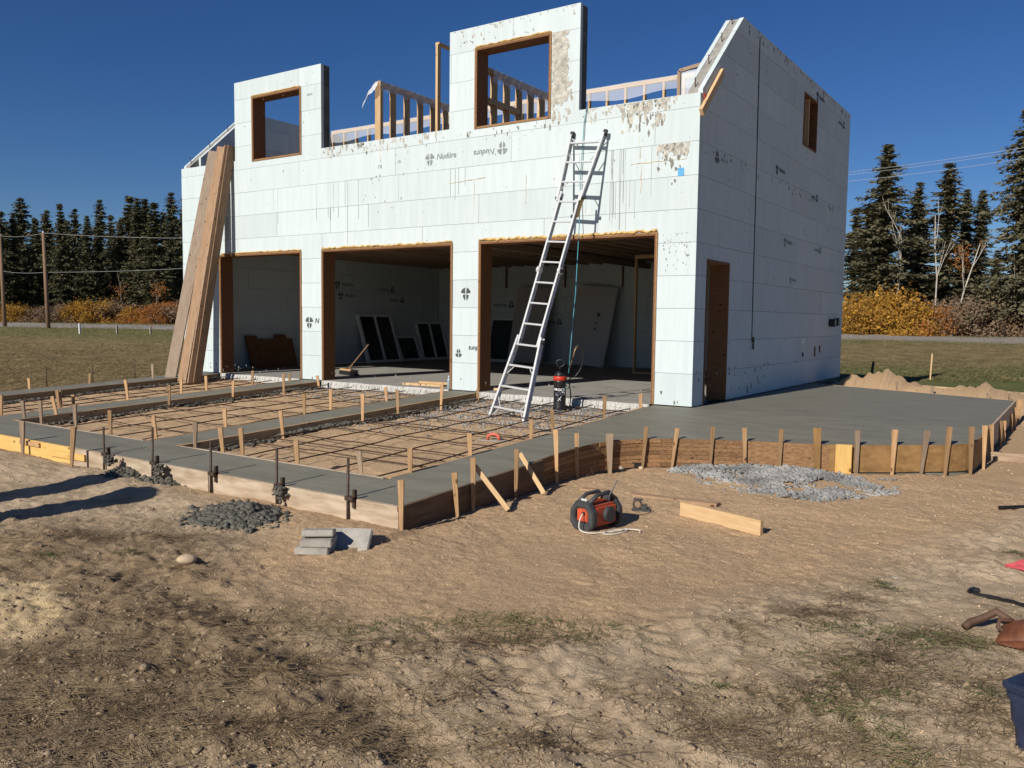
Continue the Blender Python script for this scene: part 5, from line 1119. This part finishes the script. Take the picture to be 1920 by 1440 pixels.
# things on the spoil heap
a = onz((1632, 703), .0); board('pipe_stub_post', (a[0], a[1], -.25), tuple(atd((1638, 678), depth(a))), .05, .05, BLK, label='dark shovel handle stuck in the spoil heap', cat='handle')
a = onz((1744, 712), -.28); board('survey_stake', tuple(a), tuple(atd((1748, 663), depth(a))), .035, .02, LUM, label='tall thin survey stake on the grass beyond the spoil heap', cat='stake')
for p0, p1, lab in (((1722,719),(1815,726),'long pale board lying on the spoil beyond the apron'),((1888,731),(1950,736),'pale board end lying beyond the far corner of the apron')):
    a = onz(p0, -.2); b = onz(p1, -.2); board('loose_board', (a[0], a[1], g1(a[0], a[1])+.03), (b[0], b[1], g1(b[0], b[1])+.03), .14, .03, LUM, label=lab, cat='board')
# scraps of white rubbish
for i, p in enumerate([(50,870),(117,866),(152,880),(180,1008),(1422,936),(1680,1083),(100,1037)]):
    q = onz(p, -.45); m = MB(); rg = random.Random(i); m.add([(rg.uniform(-.03, .03), rg.uniform(-.02, .02), rg.uniform(0, .015)) for _ in range(5)], [(0, 1, 2), (0, 2, 3), (0, 3, 4)]); m.obj('foam_scrap', WHITE, None, loc=(q[0], q[1], g1(q[0], q[1])+.006), label='scrap of white foam lying on the ground', cat='scrap', group='white foam scraps')
# unseen tubes added out of view to cast the two long shadows in the yard
for (bx, by) in ((-2.84, -9.5), (-3.72, -9.35)):
    e = empty('shadow_caster_tube', (bx, by, g1(bx, by)-.02), label='upright tube added out of view to cast a long shadow into the yard', cat='shadow caster', group='added shadow casters')
    ch(e, 'tube', MB().lathe([(.235, 0), (.235, 1.68), (.225, 1.69)], 32), CASTER, smooth=True); ch(e, 'caster_collar', MB().box((-.29, -.29, .25), (.29, .29, .29)), LUM)

# ------------------------------------------------------------------ grass, straw and weeds (stuff)
def straw(nc, per, mt, name, lo, hi, ln, seed, back):
    cx, cy = frame_pts(nc*4, lo, hi, .8); s_, p_, d_ = Gmask(cx, cy); dn = fbm(cx*1.0, cy*1.0, seed, 4); k = (s_ < .35) & (p_ < .3) & (dn+.18*d_ > .06); cx, cy = cx[k][:nc], cy[k][:nc]
    cnt = rng.integers(per//3, per, len(cx)); az0 = np.repeat(rng.normal(.5, .9, len(cx)), cnt); sp = np.repeat(rng.uniform(.05, .17, len(cx)), cnt); n = int(cnt.sum())
    x = np.repeat(cx, cnt)+rng.normal(0, 1, n)*sp*1.3; y = np.repeat(cy, cnt)+rng.normal(0, 1, n)*sp*.7
    bx_, by_ = frame_pts(back, lo, hi, .75); s_, p_, d_ = Gmask(bx_, by_); k = (s_ < .5)&(p_ < .5); x = np.concatenate([x, bx_[k]]); y = np.concatenate([y, by_[k]]); az = np.concatenate([az0+rng.normal(0, .95, n), rng.uniform(0, 6.28, k.sum())]); n = len(x)
    V, Fq = blades(np.column_stack([x, y, G(x, y)+.004]), rng.uniform(*ln, n), rng.uniform(.0013, .0032, n), az, rng.uniform(.0, .3, n), rng, .4); stuff(name, V, Fq, mt)
straw(210, 48, DRYD, 'dead_straw', 985, 1445, (.03, .14), 71, 1600); straw(130, 40, DRYG, 'dry_grass', 985, 1445, (.03, .13), 73, 1200)
TANG = [(930,1200,.5,.10),(760,1215,.35,.12),(560,1260,.3,.10),(450,1170,.4,.08),(300,1150,.4,.10),(520,1370,.45,.12),(650,1340,.35,.12),(700,1400,.4,.10),(250,1330,.3,.10),(1330,1380,.3,.12),(1600,1130,.22,.07),(1560,1150,.28,.08),(1640,1240,.3,.12),(1620,1280,.35,.10),(150,1010,.5,.12),(330,1010,.4,.10),(90,1240,.3,.08),(420,1260,.3,.07),(1480,1160,.25,.06),(1760,1200,.25,.06),(850,1300,.25,.07),(1000,1400,.25,.06),(60,1380,.35,.08)]
tx_, ty_ = [], []
for (a, b, rx, ry) in TANG:
    c = onz((a, b), -.46); nn = int(620*rx); u_ = rng.normal(0, rx*.42, nn); v_ = rng.normal(0, ry*.8, nn); tx_ += list(c[0]+u_*rh[0]+v_*fh[0]); ty_ += list(c[1]+u_*rh[1]+v_*fh[1])
x, y = np.array(tx_), np.array(ty_); n = len(x); V, Fq = blades(np.column_stack([x, y, G(x, y)+.006]), rng.uniform(.03, .18, n), rng.uniform(.0014, .0036, n), rng.uniform(0, 6.28, n), rng.uniform(0, .45, n), rng, .5); stuff('straw_tangles', V, Fq, DRYK)
WEED = [((1060,1185),.5,.12),((930,1165),.5,.10),((700,1185),.4,.1),((1590,1180),.25,.08),((1655,1100),.12,.05),((1760,1195),.35,.10),((1600,1240),.30,.12),((1340,1280),.10,.05),((1500,1310),.16,.07),((1570,1315),.14,.06),((1595,1345),.14,.06),((1660,1380),.12,.06),((1690,1430),.16,.07),((1640,1290),.30,.12),((90,1052),.14,.06),((1850,1310),.10,.04),((1905,1045),.10,.04),((1740,1205),.3,.1),((1815,1200),.12,.06),((240,1040),.1,.05)]
px_, py_, pz_ = [], [], []
for (p, rx, ry) in WEED:
    c = onz(p, -.46); nn = int(420*rx*2); a = rng.normal(0, rx*.5, nn); b = rng.normal(0, ry*.9, nn); px_ += list(c[0]+a*rh[0]+b*fh[0]); py_ += list(c[1]+a*rh[1]+b*fh[1])
x, y = np.array(px_), np.array(py_); n = len(x); V, Fq = blades(np.column_stack([x, y, G(x, y)]), rng.uniform(.02, .07, n), rng.uniform(.0025, .005, n), rng.uniform(0, 6.28, n), rng.uniform(.3, 1.1, n), rng, .3); stuff('green_weeds', V, Fq, GREENG)
# rough dry grass of the field to the left, and turf behind on the right
def field(n, xr, cond, ln, wd, mt, name):
    px_ = rng.uniform(*xr[0], n); py_ = rng.uniform(*xr[1], n); P = np.array([onz((a, b), -.4)[:2] for a, b in zip(px_, py_)]); x, y = P[:, 0], P[:, 1]; k = cond(x, y); x, y = x[k], y[k]; m_ = len(x); dist_ = np.hypot(x-C[0], y-C[1])
    V, Fq = blades(np.column_stack([x, y, G(x, y)-.01]), rng.uniform(*ln, m_), wd*np.clip(dist_/18, .6, 4), rng.uniform(0, 6.28, m_), rng.uniform(.5, 1.35, m_), rng, .3); stuff(name, V, Fq, mt)
notb = lambda x, y: (x < -11.3) | ((y > 9.0) & (x > -1)) | (y < -7)
field(22000, ((-40, 345), (618, 735)), lambda x, y: (x < -11.6) & (fbm(x*.5, y*.5, 81, 3) > -.25), (.06, .2), .006, DRYG, 'field_grass')
field(9000, ((1575, 1960), (640, 722)), lambda x, y: (y > 10.2), (.06, .16), .006, DRYG, 'field_grass')
field(9000, ((1575, 1960), (682, 724)), lambda x, y: (y > 9.8), (.04, .1), .006, GREENG, 'lawn_grass')

# ------------------------------------------------------------------ trees, shrubs, poles and wires
def tri_cloud(c, size, rng, flat=1.):
    """one triangle per centre, random orientation"""
    n = len(c); a = rng.normal(size=(n, 3)); a[:, 2] *= flat; a /= np.linalg.norm(a, axis=1)[:, None]; b = rng.normal(size=(n, 3)); b -= a*(a*b).sum(1)[:, None]; b /= np.linalg.norm(b, axis=1)[:, None]
    s = size[:, None]; V = np.stack([c+a*s, c-a*s*.5+b*s*.6, c-a*s*.5-b*s*.6], 1).reshape(-1, 3); return V, np.arange(n*3).reshape(-1, 3)
def spruce_mesh(seed, H, Rm, bare=.06, dens=1.):
    rg = np.random.default_rng(seed); cs = []; sz = []; dirs = []
    nl = int(62*dens); lean = rg.normal(0, .004, 2)
    for i in range(nl):
        t_ = bare+(1-bare)*(i+rg.random())/nl; z = H*t_; r = Rm*((1-t_)**.72)*(.45+.75*rg.random())*(.85+.2*math.sin(i*.45+seed))*(1+.25*math.sin(seed*2.1+t_*9))+.12
        for k in range(int(rg.integers(6, 10))):
            az = rg.uniform(0, 6.28); L_ = r*rg.uniform(.55, 1.15); m_ = max(4, int(L_*7)); s = np.linspace(.12, 1, m_)
            droop = -.30*L_*s**1.5+.10*L_*s**3+ (.25*L_*s if t_ > .85 else 0)
            for q in range(3):
                wob = rg.normal(0, .05+.07*L_*.3, (m_, 3)); cs.append(np.column_stack([np.cos(az)*L_*s, np.sin(az)*L_*s, z+droop])+wob); sz.append(rg.uniform(.10, .21, m_)*(1.15-.5*s)*(1. if t_ < .9 else .7)); dirs.append(np.tile([math.cos(az), math.sin(az), -.35], (m_, 1)))
    c = np.concatenate(cs); s = np.concatenate(sz); d = np.concatenate(dirs)+rg.normal(0, .45, (len(c), 3)); d /= np.linalg.norm(d, axis=1)[:, None]
    b = np.cross(d, rg.normal(0, 1, (len(c), 3))+[0, 0, 1.2]); b /= np.linalg.norm(b, axis=1)[:, None]
    V = np.stack([c+d*s[:, None]*1.35, c-d*s[:, None]*.6+b*s[:, None]*.55, c-d*s[:, None]*.6-b*s[:, None]*.55], 1).reshape(-1, 3); return np_mesh('crown', V, np.arange(len(c)*3).reshape(-1, 3))
PROT = []
for i, (H, Rm, bare, mt) in enumerate([(13, 2.0, .05, SPRUCE), (13, 2.5, .04, SPRUCE), (13, 1.7, .10, SPRUCE2), (13, 2.3, .16, SPRUCE2), (13, 1.35, .08, SPRUCE), (13, 3.0, .05, SPRUCE2)]):
    cm_ = spruce_mesh(100+i, H, Rm, bare); cm_.materials.append(mt); tm = MB().tube([(0, 0, -.5), (.03, .02, H*.5), (0, 0, H*.97)], [.17, .11, .02], 8).mesh('trunk', True); tm.materials.append(BARK); PROT.append((cm_, tm))
def tree(px_top, px_base_y, d, kind, label, group=None, wide=1., name='spruce_tree', rz=None):
    b = atd((px_top[0], px_base_y), d); zb = float(Gbase(b[0], b[1])); t_ = atd(px_top, d); h = t_[2]-zb
    e = empty(name, (b[0], b[1], zb), random.uniform(0, 6.28), label=label, cat='tree', group=group); s = h/13.; c, t2 = PROT[kind]
    for nm, me in (('crown', c), ('trunk', t2)):
        o = bpy.data.objects.new(nm, me); link(o, e); o.scale = (s*wide, s*wide, s)
    return e
LTREES = [(8,398,0),(45,374,1),(92,396,2),(118,384,0),(146,394,1),(192,377,1),(168,408,4),(212,405,0),(248,370,0),(262,376,4),(276,377,4),(293,382,0),(325,364,1),(350,372,0),(30,402,4),(230,412,2),(310,400,2),(70,410,0),(130,415,3),(280,405,3)]
for i, (px_, py_, kd) in enumerate(LTREES): tree((px_, py_), 600, 82+((i*37) % 11), kd, 'dark spruce in the dense row across the road from the dry field', 'spruces in the dense row beyond the poles', random.uniform(1.25, 2.0))
for i in range(16): tree((-80+i*30+random.uniform(-8, 8), 425+random.uniform(-10, 25)), 600, 95+random.uniform(0, 8), random.choice([0, 1, 3]), 'dark spruce in the dense row across the road from the dry field', 'spruces in the dense row beyond the poles', random.uniform(1.4, 2.1))
RTREES = [((1650,276),62,3,1.0,'tallest spruce beside the garage, its bare lower trunk showing'),((1622,385),66,2,1.1,'bushy spruce standing close behind the garage corner'),((1711,345),66,2,.9,'slim spruce between the two tall spruces across the road'),((1766,310),64,2,1.05,'tall spruce behind the pale bare birch'),((1800,360),68,4,.9,'thin ragged spruce next to the orange-leaved tree'),((1829,362),69,4,.95,'narrow spruce left of the huge bushy spruce'),((1597,392),70,0,1.,'spruce half hidden behind the garage wall'),((1725,430),67,0,1.1,'short dark spruce under the slim spruce'),((1690,455),68,1,1.,'short spruce at the foot of the tallest spruce'),((1800,470),72,1,1.1,'low dark spruce behind the orange-leaved tree'),((1862,470),66,1,1.0,'low spruce in front of the narrow spruce')]
for p, d, kd, wd, lab in RTREES: tree(p, 620, d, kd, lab, None, wd*1.85)
tree((1908,205), 625, 58, 5, 'huge bushy spruce towering at the edge of the shrubs', None, 1.35); tree((1975,150), 625, 60, 5, 'big spruce beyond the huge bushy spruce', None, 1.)
def bare_tree(px_top, d, label, mt, leafy=None, seed=1, h0=625):
    rg = random.Random(seed); b = atd((px_top[0], h0), d); zb = float(Gbase(b[0], b[1])); h = atd(px_top, d)[2]-zb; e = empty('birch_tree', (b[0], b[1], zb), label=label, cat='tree'); m = MB(); tips = []
    def grow(p, dr, L_, r, lv):
        pts = [p]; q = p
        for i in range(4): dr = (dr+Vector((rg.uniform(-.12, .12), rg.uniform(-.12, .12), .04))).normalized(); q = q+dr*L_/4; pts.append(q)
        m.tube([tuple(v) for v in pts], [r*(1-.55*i/4) for i in range(5)], 5, False); tips.append(q)
        if lv:
            for k in range(rg.randint(3, 4)): s = rg.choice(pts[2:]); grow(s, (dr+Vector((rg.uniform(-.45, .45), rg.uniform(-.45, .45), rg.uniform(.1, .6)))).normalized(), L_*rg.uniform(.25, .42), r*.4, lv-1)
    grow(Vector((0, 0, -.3)), Vector((rg.uniform(-.05, .05), 0, 1)), h*.9, .075, 3); ch(e, 'trunk', m, mt, smooth=True)
    if leafy:
        r2 = np.random.default_rng(seed); T_ = np.array([t[:] for t in tips]); T_ = T_[T_[:, 2] < h*.8]; c = np.repeat(T_, 12, 0)+r2.normal(0, .35, (len(T_)*12, 3)); V, Fq = tri_cloud(c, r2.uniform(.05, .10, len(c)), r2); mobj('crown', np_mesh('crown', V, Fq), leafy, e)
bare_tree((1752,372), 60, 'pale leafless birch with forked trunk in front of the spruces', BIRCH, None, 3); bare_tree((1790,425), 59, 'birch with rusty orange leaves between the spruces', BIRCH, ORANGEL, 5); bare_tree((1672,420), 61, 'thin bare birch left of the slim spruce', BIRCH, None, 8); bare_tree((1900,500), 57, 'grey leafless sapling among the brown shrubs', BARK, None, 10)
bare_tree((232,520), 78, 'sapling with rusty leaves before the dark spruces', BARK, ORANGEL, 12, 600); bare_tree((292,520), 78, 'second small rusty-leaved sapling by the road near the planks', BARK, ORANGEL, 14, 600)
SHP = []
def shrub_mesh(seed, mt, leaf=(.05, .11), n=3800, fl=1.):
    rg = np.random.default_rng(seed); k = 30; cc_ = np.column_stack([rg.normal(0, .62, k), rg.normal(0, .62, k), rg.uniform(.12, 1.0, k)]); cc_[:, 2] *= np.clip(1.15-.45*(cc_[:, 0]**2+cc_[:, 1]**2), .25, 1); c = np.repeat(cc_, n//k, 0)+rg.normal(0, .16, (n//k*k, 3)); c[:, 2] = np.abs(c[:, 2]); V, Fq = tri_cloud(c, rg.uniform(*leaf, len(c)), rg); me = np_mesh('foliage', V, Fq); me.materials.append(mt)
    m = MB(); r2 = random.Random(seed)
    for i in range(26): t_ = cc_[i % k]; m.tube([(t_[0]*.15, t_[1]*.15, 0), (t_[0]*.5+r2.uniform(-.1, .1), t_[1]*.5, t_[2]*.55), (t_[0]*1.1, t_[1]*1.1, t_[2]*1.2)], [.02, .014, .004], 4, False)
    sm = m.mesh('stems', True); sm.materials.append(BARK); return me, sm
SHP = {'y': [shrub_mesh(i, GOLD, (.03, .065), 5200) for i in (1, 2)], 'o': [shrub_mesh(3, ORANGEL, (.03, .06), 3600)], 'b': [shrub_mesh(4, TWIG, (.02, .07), 4200), shrub_mesh(5, TWIG, (.02, .07), 3600)]}
def shrub(p, d, top, kind, i, label, group):
    b = atd((p, 625), d); zb = float(Gbase(b[0], b[1])); h = atd((p, top), d)[2]-zb; a, s_ = SHP[kind][i % len(SHP[kind])]; e = empty('autumn_shrub', (b[0], b[1], zb-.05), random.uniform(0, 6.28), label=label, cat='shrub', group=group); k = h/1.15
    for nm, me in (('foliage', a), ('stems', s_)): o = bpy.data.objects.new(nm, me); link(o, e); o.scale = (k*1.1, k*1.1, k)
ly = ('bright yellow autumn shrub lining the road right of the garage', 'yellow shrubs by the road'); lb = ('brown leafless shrub tangled among the yellow shrubs right of the garage', 'brown shrubs by the road'); lo_ = ('small yellow-orange shrub along the road beyond the dry field', 'autumn shrubs beyond the field'); lbl = ('brown twiggy shrub under the dark spruces beyond the field', 'brown shrubs beyond the field')
for i, (p, top, kd) in enumerate([(1590,570,'y'),(1615,556,'y'),(1650,545,'y'),(1685,560,'y'),(1715,575,'y'),(1745,578,'o'),(1775,585,'y'),(1815,582,'y'),(1850,560,'b'),(1880,548,'b'),(1830,555,'b'),(1910,585,'y'),(1930,560,'b'),(1780,560,'b'),(1700,566,'b'),(1870,595,'y'),(1640,590,'y'),(1740,600,'y')]): shrub(p, 57.5+(i*7 % 5)*.8, top, kd, i, *(lb if kd == 'b' else ly))
for i, (p, top, kd) in enumerate([(18,572,'y'),(40,575,'y'),(130,572,'o'),(148,570,'y'),(170,565,'y'),(195,562,'y'),(222,560,'b'),(250,575,'y'),(275,572,'o'),(300,568,'o'),(325,570,'o'),(80,575,'b'),(105,568,'b'),(210,572,'b'),(60,580,'b'),(340,565,'b')]): shrub(p, 73+(i*3 % 4), top, kd, i, *(lbl if kd == 'b' else lo_))
# poles and wires
def pole(pt, pb, d, label):
    b = atd(pb, d); t_ = atd(pt, d); e = empty('utility_pole', tuple(b), label=label, cat='utility pole'); v = Vector(t_)-Vector(b); ch(e, 'shaft', MB().tube([-v*.05, v], [.15, .1], 10), POLE, smooth=True); ch(e, 'top_insulator', MB().tube([v*.99+Vector((0, 0, .0)), v*1.0+Vector((0, 0, .12))], .045, 8), WHITE); return t_
p1 = pole((81, 437), (91, 622), 56, 'thin wooden utility pole standing in the field edge'); p2 = pole((0, 442), (9, 612), 60, 'wooden utility pole partly cut by a wire, furthest along the field edge')
def wire(a, b, sag, label, group=None, r=.009):
    a, b = Vector(a), Vector(b); m = MB(); m.tube([tuple(a.lerp(b, i/16)-Vector((0, 0, sag*4*(i/16)*(1-i/16)))) for i in range(17)], r, 5); m.obj('overhead_wire', WIRE, None, label=label, cat='wire', group=group)
wire(p1, atd((420, 446), 50), .12, 'overhead wire running from the thin pole towards the garage'); wire(p1, p2, .15, 'overhead wire between the two field poles'); wire(Vector(p1)-Vector((0, 0, 2.6)), atd((430, 498), 50), .1, 'lower wire from the thin pole towards the garage'); wire(Vector(p2)-Vector((0, 0, 2.5)), Vector(p1)-Vector((0, 0, 2.6)), .1, 'lower wire between the two field poles')
for a, b in (((1560,326),(1960,270)),((1560,331),(1960,276)),((1560,343),(1960,291))): wire(atd(a, 52), atd(b, 46), .1, 'thin power line crossing the sky right of the garage', 'power lines over the spruces', .009)
for p, top, lab in (((150,636),606,'white marker post leaning at the field edge'),((220,640),610,'thin fence post in the green ditch left of the planks'),((283,643),613,'fence post at the ditch beside the leaning planks')): a = atd(p, 49); board('fence_post', tuple(a), tuple(atd((p[0]-1, top), 49)), .08, .08, WHITE if top == 606 else POST, label=lab, cat='post')
